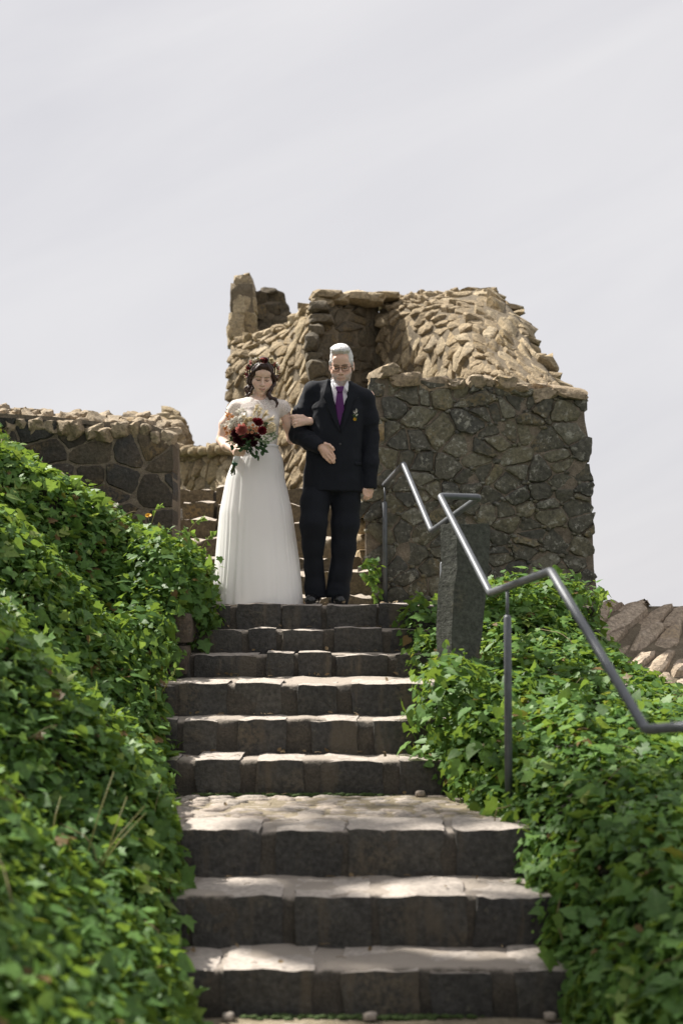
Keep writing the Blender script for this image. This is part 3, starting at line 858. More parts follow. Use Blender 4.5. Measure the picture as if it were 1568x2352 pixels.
# ---- slab slope right of the wall
slope = empty('slab_slope', (2.5, 10.6, -0.5), 'sloping bank of leaning tan stone slabs at the right edge, half in the wall\'s shadow', 'stonework')
r5 = np.random.default_rng(33)
aT, aB = P(1345, 1390, 11.1), P(1350, 1610, 9.55)
bT, bB = P(1740, 1392, 11.1), P(1790, 1680, 9.55)
_w5 = (bT - aT).length
S5 = patch(curve([(0, aB), (1, bB)]), curve([(0, aB.lerp(aT, 0.95)), (1, bB.lerp(bT, 0.95))]), curve([(0, aT), (1, bT)]), 0.9, 1.5, 1.55)
cells = voronoi_stones(seeds_fill(r5, 0, 1.5, 0, 1.55, 0.50, 0.13, 0.9, 0.6), lambda u, v: -0.02 < u < 1.55 and -0.02 < v < 1.56, 0.1, 0.50, 0.13, 0.9, 0.002)
for c in cells:
    V, Fc = stone_mesh(r5, c, S5, back=-0.1, prot=(0.02, 0.075), n=30, tilt=0.15, rough=0.03, smooth=0, edge=0.9)
    add_obj('slab', V, Fc, M['slab'], slope, smooth=28)
V = []; Fc = []
for w in (0.0, -0.5):
    for (u, v) in ((0.02, 0.02), (1.48, 0.02), (1.48, 1.53), (0.02, 1.53)): V.append(S5(u, v, w))
Fc = [(0, 1, 2, 3), (7, 6, 5, 4), (0, 4, 5, 1), (1, 5, 6, 2), (2, 6, 7, 3), (3, 7, 4, 0)]
add_obj('mortar', V, Fc, M['mortar_tan'], slope, smooth=False)
# ================================================================== HANDRAIL, PILLAR
def rail_mat():
    t = NT('rail_paint')
    p = t.node('ShaderNodeTexCoord').outputs['Object']
    n = t.noise(p, 22, 6, 0.6)
    c = t.ramp(n, [(0.3, (0.095, 0.102, 0.112)), (0.7, (0.14, 0.147, 0.158))])
    return t.done(t.bsdf(Base_Color=c, Metallic=0.35, Roughness=t.ramp(n, [(0.3, 0.42), (0.7, 0.58)]), Normal=t.bump(t.noise(p, 150, 3), 0.08, 0.003)).outputs[0])
M['rail'] = rail_mat()
hand_rail = empty('handrail', (0.6, 8, -0.6), 'grey metal pipe handrail zigzagging down the right side of the stairs', 'handrail')
RP = [P(857, 1141, 11.8), P(926, 1066, 9.75), P(991, 1220, 9.0), P(1100, 1142, 8.45), P(1010, 1139, 8.42), P(1125, 1362, 7.5), P(1264, 1312, 6.3), P(1482, 1676, 5.3), P(1640, 1664, 4.75)]
def rail_path(pts, r=0.02):
    out = [pts[0]]
    for i in range(1, len(pts) - 1):
        a, b, c = pts[i - 1], pts[i], pts[i + 1]
        d0 = (a - b).normalized(); d1 = (c - b).normalized()
        k = r
        for q in np.linspace(0, 1, 5):
            p0 = b + d0 * k; p1 = b + d1 * k
            out.append(p0.lerp(b, q).lerp(b.lerp(p1, q), q))
    out.append(pts[-1])
    return out
V, Fc = tube(rail_path(RP, 0.022), 0.0195, 16)
add_obj('rail_pipe', V, Fc, M['rail'], hand_rail)
def post(x, ytop, D, zbase, thin):
    top = P(x, ytop, D)
    o = None
    V, Fc = tube([top, Vector((top.x, D, top.z - thin - 0.05))], 0.008, 10)
    b = add_obj('post', *tube([Vector((top.x, D, top.z - thin)), Vector((top.x, D, top.z - thin - 0.012)), Vector((top.x, D, zbase))], [0.012, 0.0195, 0.0195], 16), M['rail'], hand_rail)
    add_obj('pin', V, Fc, M['rail'], b)
def on_rail(i, x):
    a, b = RP[i], RP[i + 1]
    xa, xb = proj(a)[0], proj(b)[0]
    # depth along the segment where it crosses picture column x
    best = min(np.linspace(0, 1, 200), key=lambda t: abs(proj(a.lerp(b, t))[0] - x))
    return a.lerp(b, best)
for (i, x, thin, zb) in ((0, 883, 0.13, -0.05), (2, 1016, 0.24, -0.6), (5, 1164, 0.14, -1.1), (7, 1600, 0.15, -1.7)):
    p = on_rail(i, x)
    post(x, proj(p)[1], p.y, zb, thin)
# upright basalt pillar
rp = np.random.default_rng(3)
px_rows = [(1205, 1012, 1118), (1215, 1009, 1121), (1260, 1009, 1120), (1310, 1013, 1117), (1345, 1004, 1115), (1400, 1001, 1109), (1450, 1000, 1104), (1500, 1002, 1100), (1560, 1004, 1098), (1640, 1004, 1096)]
V = []; Fc = []; nn = 20
DPl = 8.72
for j, (y, xa, xb) in enumerate(px_rows):
    a, b = P(xa, y, DPl), P(xb, y, DPl)
    cx_, rx_ = (a.x + b.x) / 2, (b.x - a.x) / 2
    # five-sided column section, the corner a third of the way across
    corners = [(-1.0, -0.45), (-0.3, -1.0), (1.0, -0.72), (0.95, 0.6), (0.2, 1.0), (-0.85, 0.85)]
    for k in range(nn):
        t = k / nn * len(corners); i0 = int(t); fr = t - i0
        p0 = corners[i0]; p1 = corners[(i0 + 1) % len(corners)]
        q = (p0[0] + (p1[0] - p0[0]) * fr, p0[1] + (p1[1] - p0[1]) * fr)
        p = Vector((cx_ + q[0] * rx_, DPl + q[1] * 0.13, a.z))
        nz = fnoise(p, 7, 4)
        p += Vector((q[0], q[1], 0)) * 0.008 * nz
        p.z += 0.012 * fnoise(p, 9, 6) * (1 if j == 0 else 0)
        V.append(p)
for j in range(len(px_rows) - 1):
    for k in range(nn):
        a = j * nn + k; b = j * nn + (k + 1) % nn
        Fc.append((a, a + nn, b + nn, b))
Fc.append(tuple(range(nn)))
o = add_obj('stone_pillar', V, Fc, M['basalt'])
for p_ in o.data.polygons: p_.use_smooth = True
bv = o.modifiers.new('edge', 'EDGE_SPLIT'); bv.split_angle = R(25)
setp(o, 'upright dark basalt pillar standing in the ivy behind the handrail', 'pillar')

# ================================================================== IVY
def leaf_mats():
    out = []
    for name, cols, trans in (('ivy_leaf_green', [(0.042, 0.098, 0.024), (0.088, 0.190, 0.040), (0.155, 0.28, 0.062), (0.32, 0.38, 0.10)], 0.40),):
        t = NT(name)
        at = t.node('ShaderNodeAttribute', attribute_name='leaf')
        rgb = t.node('ShaderNodeSeparateColor', {0: at.outputs['Color']})
        inst = t.node('ShaderNodeObjectInfo').outputs['Random']
        var = rgb.outputs[0]; edge = rgb.outputs[1]; use = rgb.outputs[2]
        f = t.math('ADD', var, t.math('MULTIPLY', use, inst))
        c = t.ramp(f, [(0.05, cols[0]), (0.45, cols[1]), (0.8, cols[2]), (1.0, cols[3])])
        c = t.mix(t.math('MULTIPLY', t.step(edge, 0.72, 1.0), 0.35), c, (0.16, 0.24, 0.08))
        c = t.mix(t.math('SUBTRACT', 1.0, at.outputs['Alpha']), c, (0.16, 0.095, 0.035))
        g = t.node('ShaderNodeNewGeometry')
        n = t.noise(g.outputs['Position'], 60, 3)
        c = t.mix(1.0, c, t.ramp(n, [(0.3, 0.75), (0.7, 1.25)]), 'MULTIPLY')
        b = t.bsdf(Base_Color=c, Roughness=0.52, Specular_IOR_Level=0.32, Normal=t.bump(n, 0.15, 0.004))
        tr = t.node('ShaderNodeBsdfTranslucent', {'Color': t.mix(0.55, c, (0.30, 0.40, 0.04))})
        mx = t.node('ShaderNodeMixShader', {0: trans, 1: b.outputs[0], 2: tr.outputs[0]})
        out.append(t.done(mx.outputs[0]))
    return out
M['ivy'] = leaf_mats()[0]
M['stem'] = plain('ivy_stem', (0.16, 0.13, 0.05), 0.7)
def leaf_shape(kind):
    """outline of an ivy leaf, base at origin, tip along +y, unit width; returns verts, tris, edge value"""
    if kind == 0:   # five lobes
        o = [(0, 0.0), (0.20, -0.13), (0.46, 0.02), (0.34, 0.22), (0.56, 0.42), (0.27, 0.52), (0.16, 0.72), (0, 1.0)]
    elif kind == 1: # three broad lobes
        o = [(0, 0.02), (0.26, -0.10), (0.50, 0.16), (0.42, 0.36), (0.22, 0.60), (0, 0.92)]
    elif kind == 2: # heart
        o = [(0, 0.0), (0.22, -0.14), (0.44, 0.02), (0.46, 0.28), (0.28, 0.62), (0, 1.0)]
    else:           # narrow young leaf
        o = [(0, 0.0), (0.14, 0.05), (0.22, 0.28), (0.18, 0.6), (0, 1.0)]
    V = [(0, 0.0, 0), (0, 0.33, 0.0)]
    right = [(x, y) for x, y in o[1:-1]]
    tip = o[-1]
    pts = right + [tip] + [(-x, y) for x, y in reversed(right)]
    vs_ = [(0.0, 0.30, 0.0, 1.0)]
    vs_.append((0, 0, 0, 0.9))
    for x, y in pts:
        z = 0.16 * abs(x) * 1.0 - 0.22 * (y - 0.3) ** 2 - 0.25 * x * x
        vs_.append((x, y, z, 0.0 if x else 0.8))
    n = len(pts)
    tris = [(0, 1, 2)] + [(0, 2 + i, 3 + i) for i in range(n - 1)] + [(0, 1 + n, 1)]
    A = np.array(vs_)
    return A[:, :3], np.array(tris), A[:, 3]
LEAF = [leaf_shape(k) for k in range(4)]
LEAFME = []
for k in range(4):
    v, tr, e = LEAF[k]
    me = fast_mesh('leaf', v, tr, True)
    ca = me.color_attributes.new('leaf', 'FLOAT_COLOR', 'POINT')
    cc = np.ones((len(v), 4), dtype=np.float32); cc[:, 3] = 1.0; cc[:, 0] = 0.06; cc[:, 1] = e; cc[:, 2] = 0.85
    ca.data.foreach_set('color', cc.ravel())
    me.materials.append(M['ivy'])
    LEAFME.append(me)
def leaf_frames(rg, pos, nrm, n_up=0.45, n_rand=0.55, down=None):
    n = len(pos)
    N = nrm * 0.7 + np.array([0, 0, n_up]) + rg.normal(0, n_rand, (n, 3))
    N /= np.linalg.norm(N, axis=1)[:, None]
    T = rg.normal(0, 0.6, (n, 3)) + np.array([0, 0, -0.6]) + nrm * 0.35
    T -= N * (T * N).sum(axis=1)[:, None]
    T /= np.maximum(np.linalg.norm(T, axis=1), 1e-6)[:, None]
    X = np.cross(T, N)
    return X, T, N
def build_ivy(root, pos, nrm, size, kinds, var, rg, n_up=0.45, n_rand=0.55, nparts=296):
    X, T, N = leaf_frames(rg, pos, nrm, n_up, n_rand)
    # largest in the picture become leaves of their own
    ca, sa = math.cos(PITCH), math.sin(PITCH)
    w = pos[:, 1] * ca + (pos[:, 2] - CAMZ) * sa
    px = CX + F * pos[:, 0] / w; py = CY - F * (-pos[:, 1] * sa + (pos[:, 2] - CAMZ) * ca) / w
    facing = np.abs(N[:, 1])
    score = size / w * (0.4 + facing) * ((px > 5) & (px < 1560) & (py > 0) & (py < 2345)) 
    order = np.argsort(-score)
    single = set(order[:nparts].tolist())
    for i in order[:nparts]:
        o = bpy.data.objects.new('leaf', LEAFME[kinds[i]]); col.objects.link(o)
        o.parent = root
        m = Matrix(((X[i][0], T[i][0], N[i][0]), (X[i][1], T[i][1], N[i][1]), (X[i][2], T[i][2], N[i][2])))
        o.rotation_euler = m.to_euler()
        o.scale = (size[i],) * 3
        o.location = Vector(pos[i]) - local_offset(root)
    keep = np.ones(len(pos), bool); keep[list(single)] = False
    VV = []; TT = []; CC = []; off = 0
    for k in range(4):
        sel = np.where(keep & (kinds == k))[0]
        if not len(sel): continue
        v, tr, e = LEAF[k]
        W = (v[None, :, 0, None] * X[sel][:, None, :] + v[None, :, 1, None] * T[sel][:, None, :] + v[None, :, 2, None] * N[sel][:, None, :]) * size[sel][:, None, None] + pos[sel][:, None, :]
        nv = len(v)
        VV.append(W.reshape(-1, 3))
        TT.append((tr[None] + (np.arange(len(sel)) * nv)[:, None, None]).reshape(-1, 3) + off)
        c = np.ones((len(sel), nv, 4), dtype=np.float32)
        c[:, :, 0] = var[sel][:, None]; c[:, :, 1] = e[None]; c[:, :, 2] = 0; c[:, :, 3] = (rg.uniform(0, 1, len(sel)) > 0.022)[:, None]
        CC.append(c.reshape(-1, 4)); off += len(sel) * nv
    V = np.concatenate(VV); T_ = np.concatenate(TT); C = np.concatenate(CC)
    base = np.array(local_offset(root))
    me = fast_mesh('foliage', V - base, T_, True)
    ca_ = me.color_attributes.new('leaf', 'FLOAT_COLOR', 'POINT'); ca_.data.foreach_set('color', C.ravel())
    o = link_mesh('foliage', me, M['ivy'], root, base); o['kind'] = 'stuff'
    return o
def surf_pts(rg, fn, x0, x1, y0, y1, n, accept, edge, sgn):
    """points spread evenly over the bank, read off a fine grid of its heights"""
    h = 0.035
    xs = np.arange(x0 - h, x1 + 2 * h, h); ys = np.arange(y0 - h, y1 + 2 * h, h)
    H = np.array([[fn(x, y) for x in xs] for y in ys])
    GY, GX = np.gradient(H, h)
    def samp(A, x, y):
        i = (x - xs[0]) / h; j = (y - ys[0]) / h
        i0 = np.clip(i.astype(int), 0, len(xs) - 2); j0 = np.clip(j.astype(int), 0, len(ys) - 2)
        a = i - i0; b = j - j0
        return A[j0, i0] * (1 - a) * (1 - b) + A[j0, i0 + 1] * a * (1 - b) + A[j0 + 1, i0] * (1 - a) * b + A[j0 + 1, i0 + 1] * a * b
    PP, NN, got = [], [], 0
    while got < n:
        x = rg.uniform(x0, x1, 40000); y = rg.uniform(y0, y1, 40000)
        z = samp(H, x, y); gx = samp(GX, x, y); gy = samp(GY, x, y)
        L = np.sqrt(1 + gx * gx + gy * gy)
        ok = rg.uniform(0, 1, 40000) < np.minimum(1, L / 4)
        e = np.interp(y, [t[0] for t in edge], [t[1] for t in edge])
        ok &= sgn * (x - e) > -0.03
        ca, sa = math.cos(PITCH), math.sin(PITCH)
        w = y * ca + (z - CAMZ) * sa
        px = CX + F * x / w; py = CY - F * (-y * sa + (z - CAMZ) * ca) / w
        ok &= (px > -450) & (px < 2050) & (py < 2800)
        PP.append(np.stack([x, y, z], 1)[ok]); NN.append((np.stack([-gx, -gy, np.ones_like(gx)], 1) / L[:, None])[ok]); got += ok.sum()
    return np.concatenate(PP)[:n], np.concatenate(NN)[:n]
def ell_pts(rg, c, r, n):
    d = rg.normal(0, 1, (n, 3)); d /= np.linalg.norm(d, axis=1)[:, None]
    p = np.array(c) + d * np.array(r) * rg.uniform(0.75, 1.08, (n, 1))
    nn_ = d / np.array(r); nn_ /= np.linalg.norm(nn_, axis=1)[:, None]
    return p, nn_
def make_ivy(root, fn, box, n, edge, sgn, clumps, seed):
    rg_ = np.random.default_rng(seed)
    pos, nrm = surf_pts(rg_, fn, *box, n, None, edge, sgn)
    for c, r, k in clumps:
        p, q = ell_pts(rg_, c, r, k); pos = np.vstack([pos, p]); nrm = np.vstack([nrm, q])
    n = len(pos)
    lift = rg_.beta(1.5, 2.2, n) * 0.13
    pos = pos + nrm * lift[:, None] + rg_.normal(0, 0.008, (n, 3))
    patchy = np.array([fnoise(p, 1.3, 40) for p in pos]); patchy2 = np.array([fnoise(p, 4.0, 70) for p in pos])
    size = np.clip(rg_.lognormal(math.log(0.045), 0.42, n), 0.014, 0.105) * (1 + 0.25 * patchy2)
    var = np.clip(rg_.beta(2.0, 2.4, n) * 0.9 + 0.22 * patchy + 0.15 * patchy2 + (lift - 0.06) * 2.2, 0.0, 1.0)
    kinds = rg_.choice(4, n, p=[0.46, 0.24, 0.18, 0.12])
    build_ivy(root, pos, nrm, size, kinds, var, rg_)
    # woody stems and runners
    for j in range(60):
        i = rg_.integers(0, n)
        p = Vector(pos[i]); q = Vector(nrm[i])
        d = Vector(rg_.normal(0, 1, 3)); d = (d - q * d.dot(q)).normalized()
        L = rg_.uniform(0.12, 0.4)
        pts_ = [p + d * L * t + q * (0.03 + 0.05 * math.sin(t * 3.1)) + Vector(rg_.normal(0, 0.008, 3)) for t in np.linspace(0, 1, 6)]
        r_ = rg_.uniform(0.0015, 0.003)
        V_, F_ = tube(pts_, r_, 5)
        if j < 40: add_obj('stem', V_, F_, M['stem'], root)
ivy_left = empty('ivy', (-1.6, 7.5, -0.4), 'dense green ivy covering the steep bank left of the stairs', 'ivy', 'ivy growing beside the stairs')
ivy_right = empty('ivy.001', (1.4, 7.5, -0.9), 'green ivy spreading over the bank right of the stairs, below the handrail', 'ivy', 'ivy growing beside the stairs')
make_ivy(ivy_left, bankL, (-3.6, -0.5, 2.6, 10.9), 52000, XL, -1,
         [((-1.22, 9.75, 0.10), (0.30, 0.40, 0.34), 2600), ((-1.02, 9.65, -0.05), (0.12, 0.2, 0.22), 500), ((-1.25, 8.9, -0.3), (0.16, 0.4, 0.25), 700), ((-1.27, 9.25, -0.15), (0.14, 0.2, 0.22), 600)], 4)
make_ivy(ivy_right, bankR, (0.5, 3.9, 2.6, 10.85), 45000, XR, 1,
         [((0.56, 9.65, -0.16), (0.11, 0.22, 0.16), 420), ((0.62, 9.25, -0.36), (0.12, 0.14, 0.14), 260), ((0.62, 8.2, -0.62), (0.16, 0.35, 0.3), 900), ((1.35, 9.9, 0.0), (0.42, 0.3, 0.16), 1300), ((0.8, 7.7, -0.85), (0.16, 0.4, 0.25), 700)], 6)
sprig = empty('ivy.002', (0.22, 10.75, 0.2), 'small dark ivy sprig climbing the foot of the right wall beside the upper steps', 'ivy', 'ivy growing beside the stairs')
rg_ = np.random.default_rng(8)
p_, q_ = ell_pts(rg_, tuple(P(852, 1308, 10.75)), (0.07, 0.07, 0.10), 46)
p2_, q2_ = ell_pts(rg_, tuple(P(862, 1352, 10.7)), (0.04, 0.06, 0.10), 26)
p_ = np.vstack([p_, p2_]); q_ = np.vstack([q_, q2_])
build_ivy(sprig, p_, q_, rg_.uniform(0.04, 0.07, len(p_)), rg_.choice(4, len(p_)), rg_.uniform(0.1, 0.5, len(p_)), rg_, nparts=40)
# ================================================================== PEOPLE: modelling by distance fields
class Field:
    def __init__(s, lo, hi, h):
        s.lo = np.array(lo, float); s.h = h
        s.n = np.ceil((np.array(hi) - s.lo) / h).astype(int) + 1
        s.d = np.full(s.n, 0.5, np.float32)
        s.ax = [s.lo[i] + h * np.arange(s.n[i]) for i in range(3)]
    def win(s, lo, hi):
        a = np.clip(np.floor((np.array(lo) - s.lo) / s.h).astype(int), 0, s.n - 1)
        b = np.clip(np.ceil((np.array(hi) - s.lo) / s.h).astype(int) + 1, 1, s.n)
        b = np.maximum(b, a + 1)
        sl = tuple(slice(a[i], b[i]) for i in range(3))
        return sl, s.ax[0][sl[0]][:, None, None], s.ax[1][sl[1]][None, :, None], s.ax[2][sl[2]][None, None, :]
    def put(s, f, lo, hi, k, op='add'):
        m = k + 0.03
        sl, X, Y, Z = s.win(np.array(lo) - m, np.array(hi) + m)
        dn = f(X, Y, Z); d = s.d[sl]
        k = max(k, 1e-5)
        if op == 'add':
            h = np.clip(0.5 + 0.5 * (d - dn) / k, 0, 1)
            s.d[sl] = d * (1 - h) + dn * h - k * h * (1 - h)
        else:
            dn = -dn
            h = np.clip(0.5 - 0.5 * (d - dn) / k, 0, 1)
            s.d[sl] = d * (1 - h) + dn * h + k * h * (1 - h)
    def cone(s, a, b, ra, rb, k=0.02, op='add', sy=1.0):
        a = np.array(a, float); b = np.array(b, float); ab = b - a; L2 = max(ab @ ab, 1e-9)
        def f(X, Y, Z):
            px, py, pz = X - a[0], Y - a[1], Z - a[2]
            t = np.clip((px * ab[0] + py * ab[1] + pz * ab[2]) / L2, 0, 1)
            return np.sqrt((px - ab[0] * t) ** 2 + ((py - ab[1] * t) / sy) ** 2 + (pz - ab[2] * t) ** 2) - (ra + (rb - ra) * t)
        r = max(ra, rb)
        s.put(f, np.minimum(a, b) - r, np.maximum(a, b) + r, k, op)
    def chain(s, pts, rad, k=0.02, op='add'):
        for i in range(len(pts) - 1): s.cone(pts[i], pts[i + 1], rad[i], rad[i + 1], k, op)
    def ell(s, c, r, Rm=None, k=0.02, op='add'):
        c = np.array(c, float); r = np.array(r, float)
        Rm = np.eye(3) if Rm is None else np.array(Rm)
        def f(X, Y, Z):
            px, py, pz = X - c[0], Y - c[1], Z - c[2]
            q = [px * Rm[0, i] + py * Rm[1, i] + pz * Rm[2, i] for i in range(3)]
            k0 = np.sqrt(sum((q[i] / r[i]) ** 2 for i in range(3)))
            k1 = np.sqrt(sum((q[i] / r[i] ** 2) ** 2 for i in range(3)))
            return k0 * (k0 - 1) / np.maximum(k1, 1e-6)
        R_ = np.full(3, r.max())
        s.put(f, c - R_, c + R_, k, op)
    def column(s, secs, k=0.02, e=2.3, op='add'):
        """secs: (z, cx, cy, rx, ry) from low to high"""
        secs = sorted(secs); zz = [q[0] for q in secs]
        def f(X, Y, Z):
            z = np.clip(Z, zz[0], zz[-1])
            v = [np.interp(z, zz, [q[i] for q in secs]) for i in range(1, 5)]
            q = (np.abs((X - v[0]) / v[2]) ** e + np.abs((Y - v[1]) / v[3]) ** e) ** (1 / e)
            d = (q - 1) * np.minimum(v[2], v[3])
            return np.maximum(d, np.maximum(Z - zz[-1], zz[0] - Z))
        m = max(max(q[3], q[4]) for q in secs)
        xs = [q[1] for q in secs]; ys = [q[2] for q in secs]
        s.put(f, (min(xs) - m, min(ys) - m, zz[0]), (max(xs) + m, max(ys) + m, zz[-1]), k, op)
    def mesh(s):
        d = s.d; ins = d < 0
        nx, ny, nz = d.shape
        cor = [(i, j, k) for i in (0, 1) for j in (0, 1) for k in (0, 1)]
        cnt = np.zeros((nx - 1, ny - 1, nz - 1), np.uint8)
        for i, j, k in cor: cnt += ins[i:nx - 1 + i, j:ny - 1 + j, k:nz - 1 + k]
        act = (cnt > 0) & (cnt < 8)
        I = np.argwhere(act)
        idx = np.full(act.shape, -1, np.int64); idx[act] = np.arange(len(I))
        acc = np.zeros((len(I), 3)); c = np.zeros(len(I))
        for a in cor:
            for ax in range(3):
                if a[ax]: continue
                b = list(a); b[ax] = 1
                da = d[I[:, 0] + a[0], I[:, 1] + a[1], I[:, 2] + a[2]]; db = d[I[:, 0] + b[0], I[:, 1] + b[1], I[:, 2] + b[2]]
                x = (da < 0) != (db < 0)
                t = np.where(x, da / np.where(x, da - db, 1), 0)
                p = np.array(a, float)[None, :].repeat(len(I), 0); p[:, ax] += t
                acc[x] += p[x]; c[x] += 1
        V = s.lo + (I + acc / c[:, None]) * s.h
        Q = []
        for ax in range(3):
            o1, o2 = [q for q in range(3) if q != ax]
            sl0 = [slice(None)] * 3; sl1 = [slice(None)] * 3
            sl0[ax] = slice(0, -1); sl1[ax] = slice(1, None)
            cr = ins[tuple(sl0)] != ins[tuple(sl1)]
            E = np.argwhere(cr)
            E = E[(E[:, o1] > 0) & (E[:, o2] > 0) & (E[:, o1] < d.shape[o1] - 1) & (E[:, o2] < d.shape[o2] - 1)]
            if not len(E): continue
            def cell(u, v):
                q = E.copy(); q[:, o1] -= u; q[:, o2] -= v
                return idx[q[:, 0], q[:, 1], q[:, 2]]
            quad = np.stack([cell(1, 1), cell(0, 1), cell(0, 0), cell(1, 0)], 1)
            flip = ins[E[:, 0], E[:, 1], E[:, 2]]
            if ax == 1: flip = ~flip
            quad[~flip] = quad[~flip][:, ::-1]
            Q.append(quad)
        Q = np.concatenate(Q)
        Q = Q[(Q >= 0).all(axis=1)]
        return V, Q
def vnormals(V, Q):
    n = np.zeros_like(V)
    fn = np.cross(V[Q[:, 2]] - V[Q[:, 0]], V[Q[:, 3]] - V[Q[:, 1]])
    for i in range(4): np.add.at(n, Q[:, i], fn)
    return n / np.maximum(np.linalg.norm(n, axis=1), 1e-12)[:, None]
def np_noise(P_, sc, seed):
    return np.array([mnoise.noise(Vector((p[0] * sc[0] + seed, p[1] * sc[1] + seed * .7, p[2] * sc[2] - seed))) for p in P_])
def field_obj(name, V, Q, mat, parent, colors=None):
    c = V.mean(axis=0)
    me = fast_mesh(name, V - c, Q, True)
    if colors is not None:
        ca = me.color_attributes.new('tint', 'FLOAT_COLOR', 'POINT')
        cc = np.ones((len(V), 4), np.float32); cc[:, :3] = colors
        ca.data.foreach_set('color', cc.ravel())
    o = link_mesh(name, me, mat, parent, c)
    return o
DPP = 10.08
def q(zx, zy, dy=0.0):
    """point of the couple: position in the enlarged crop of the photograph, at depth DPP + dy"""
    return P(470.4 + zx * 0.28, 784 + zy * 0.28, DPP + dy)
PXM = 0.28 * DPP / F
def secs(rows):
    out = []
    for zy, cx, rx, ry, dy in rows:
        p = q(cx, zy); out.append((p.z, p.x, DPP + dy, rx, ry))
    return out
def bvh_of(V, Q): return BVHTree.FromPolygons([tuple(v) for v in V], [tuple(int(i) for i in f) for f in Q])
def drape(name, bvh, left, right, nu, nv, off, mat, parent, thick=0.004):
    """cloth strip between two polylines in crop coordinates, laid on the surface in front"""
    def pl(pts, t):
        L = [0]
        for i in range(1, len(pts)): L.append(L[-1] + math.dist(pts[i], pts[i - 1]))
        t *= L[-1]
        return (np.interp(t, L, [p[0] for p in pts]), np.interp(t, L, [p[1] for p in pts]))
    G = {}
    V = []; Fc = []
    last = None
    for j in range(nv + 1):
        a = pl(left, j / nv); b = pl(right, j / nv)
        for i in range(nu + 1):
            zx = a[0] + (b[0] - a[0]) * i / nu; zy = a[1] + (b[1] - a[1]) * i / nu
            o = q(zx, zy, -0.6)
            hit = bvh.ray_cast(o, Vector((0, 1, 0)))[0]
            y = hit.y if hit is not None else (last if last is not None else DPP - 0.1)
            last = y
            V.append(Vector((q(zx, zy, y - DPP).x, y - off, q(zx, zy, y - DPP).z)))
    n0 = len(V)
    V += [v + Vector((0, thick, 0)) for v in V]
    W = nu + 1
    for j in range(nv):
        for i in range(nu):
            a = j * W + i
            Fc.append((a, a + W, a + W + 1, a + 1)); Fc.append((n0 + a, n0 + a + 1, n0 + a + W + 1, n0 + a + W))
    for i in range(nu):
        Fc.append((i, i + 1, n0 + i + 1, n0 + i)); a = nv * W + i; Fc.append((a + 1, a, n0 + a, n0 + a + 1))
    for j in range(nv):
        a = j * W; Fc.append((a + W, a, n0 + a, n0 + a + W)); a = j * W + nu; Fc.append((a, a + W, n0 + a + W, n0 + a))
    return add_obj(name, V, Fc, mat, parent)
class Head:
    """adult head built in its own frame: face towards -y, up +z, origin between the ears"""
    def __init__(s, origin, pitch, yaw, roll, sc=1.0, szz=1.0, sx=1.0):
        s.o = np.array(origin[:]); s.R = np.array(Matrix.Rotation(R(yaw), 3, 'Z') @ Matrix.Rotation(R(roll), 3, 'Y') @ Matrix.Rotation(R(pitch), 3, 'X'))
        s.sc = np.array((sc * sx, sc, sc * szz))
    def w(s, p): return s.o + s.R @ (np.array(p) * s.sc)
    def loc(s, V): return ((np.asarray(V) - s.o) @ s.R) / s.sc
    def ell(s, f, c, r, k=0.012, op='add'): f.ell(s.w(c), np.array(r) * s.sc, s.R, k, op)
    def cone(s, f, a, b, ra, rb, k=0.01, op='add'): f.cone(s.w(a), s.w(b), ra * s.sc[0], rb * s.sc[0], k, op)
    def build(s, f, male=True):
        s.ell(f, (0, .012, .035), (.076, .098, .092), 0.02)
        s.ell(f, (0, -.022, -.035), (.063, .070, .085), 0.03)
        s.ell(f, (0, -.048, -.075), (.050 if male else .043, .050, .045), 0.025)      # jaw
        s.ell(f, (0, -.080, -.108), (.026 if male else .020, .020, .018), 0.018)      # chin
        for x in (-1, 1):
            s.ell(f, (.045 * x, -.058, -.030), (.026, .030, .026), 0.02)               # cheekbone
            s.ell(f, (.030 * x, -.080, -.055), (.020, .018, .022), 0.02)
        if male: s.cone(f, (-.040, -.086, .020), (.040, -.086, .020), .012, .012, 0.015)
        s.ell(f, (0, -.080, .045), (.055, .020, .035), 0.02)                           # forehead
        for x in (-1, 1):
            s.ell(f, (.032 * x, -.100, .000), (.019, .014, .012), 0.010, 'sub')        # socket
            s.ell(f, (.032 * x, -.0770, .0030), (.0155, .0150, .0108), 0.003); s.ell(f, (.032 * x, -.0760, -.0120), (.0150, .0125, .0050), 0.003)           # lids
        s.cone(f, (0, -.092, .010), (0, -.113, -.028), .0075, .0105, 0.008)
        s.ell(f, (0, -.113, -.032), (.0125 if male else .010, .012, .0095), 0.006)
        for x in (-1, 1): s.ell(f, (.0125 * x, -.101, -.036), (.0085, .010, .0075), 0.006)
        s.ell(f, (0, -.090, -.066), (.030, .016, .020), 0.015)
        s.cone(f, (-.022, -.096, -.0635), (0, -.1045, -.0610), .0035, .0062, 0.004); s.cone(f, (.022, -.096, -.0635), (0, -.1045, -.0610), .0035, .0062, 0.004)
        s.cone(f, (-.020, -.096, -.0735), (0, -.1030, -.0755), .0040, .0072, 0.004); s.cone(f, (.020, -.096, -.0735), (0, -.1030, -.0755), .0040, .0072, 0.004)
        s.cone(f, (-.024, -.102, -.0680), (.024, -.102, -.0680), .0022, .0022, 0.003, 'sub')
        for x in (-1, 1):
            s.ell(f, (.080 * x, .012, -.012), (.010, .020, .032), 0.008)
            s.ell(f, (.088 * x, .006, -.008), (.006, .010, .018), 0.005, 'sub')
def blob(L, c, r):
    return np.clip(1 - np.sqrt((((L - np.array(c)) / np.array(r)) ** 2).sum(axis=1)), 0, 1)
def lerpc(C, m, c): return C * (1 - m[:, None]) + np.array(c) * m[:, None]
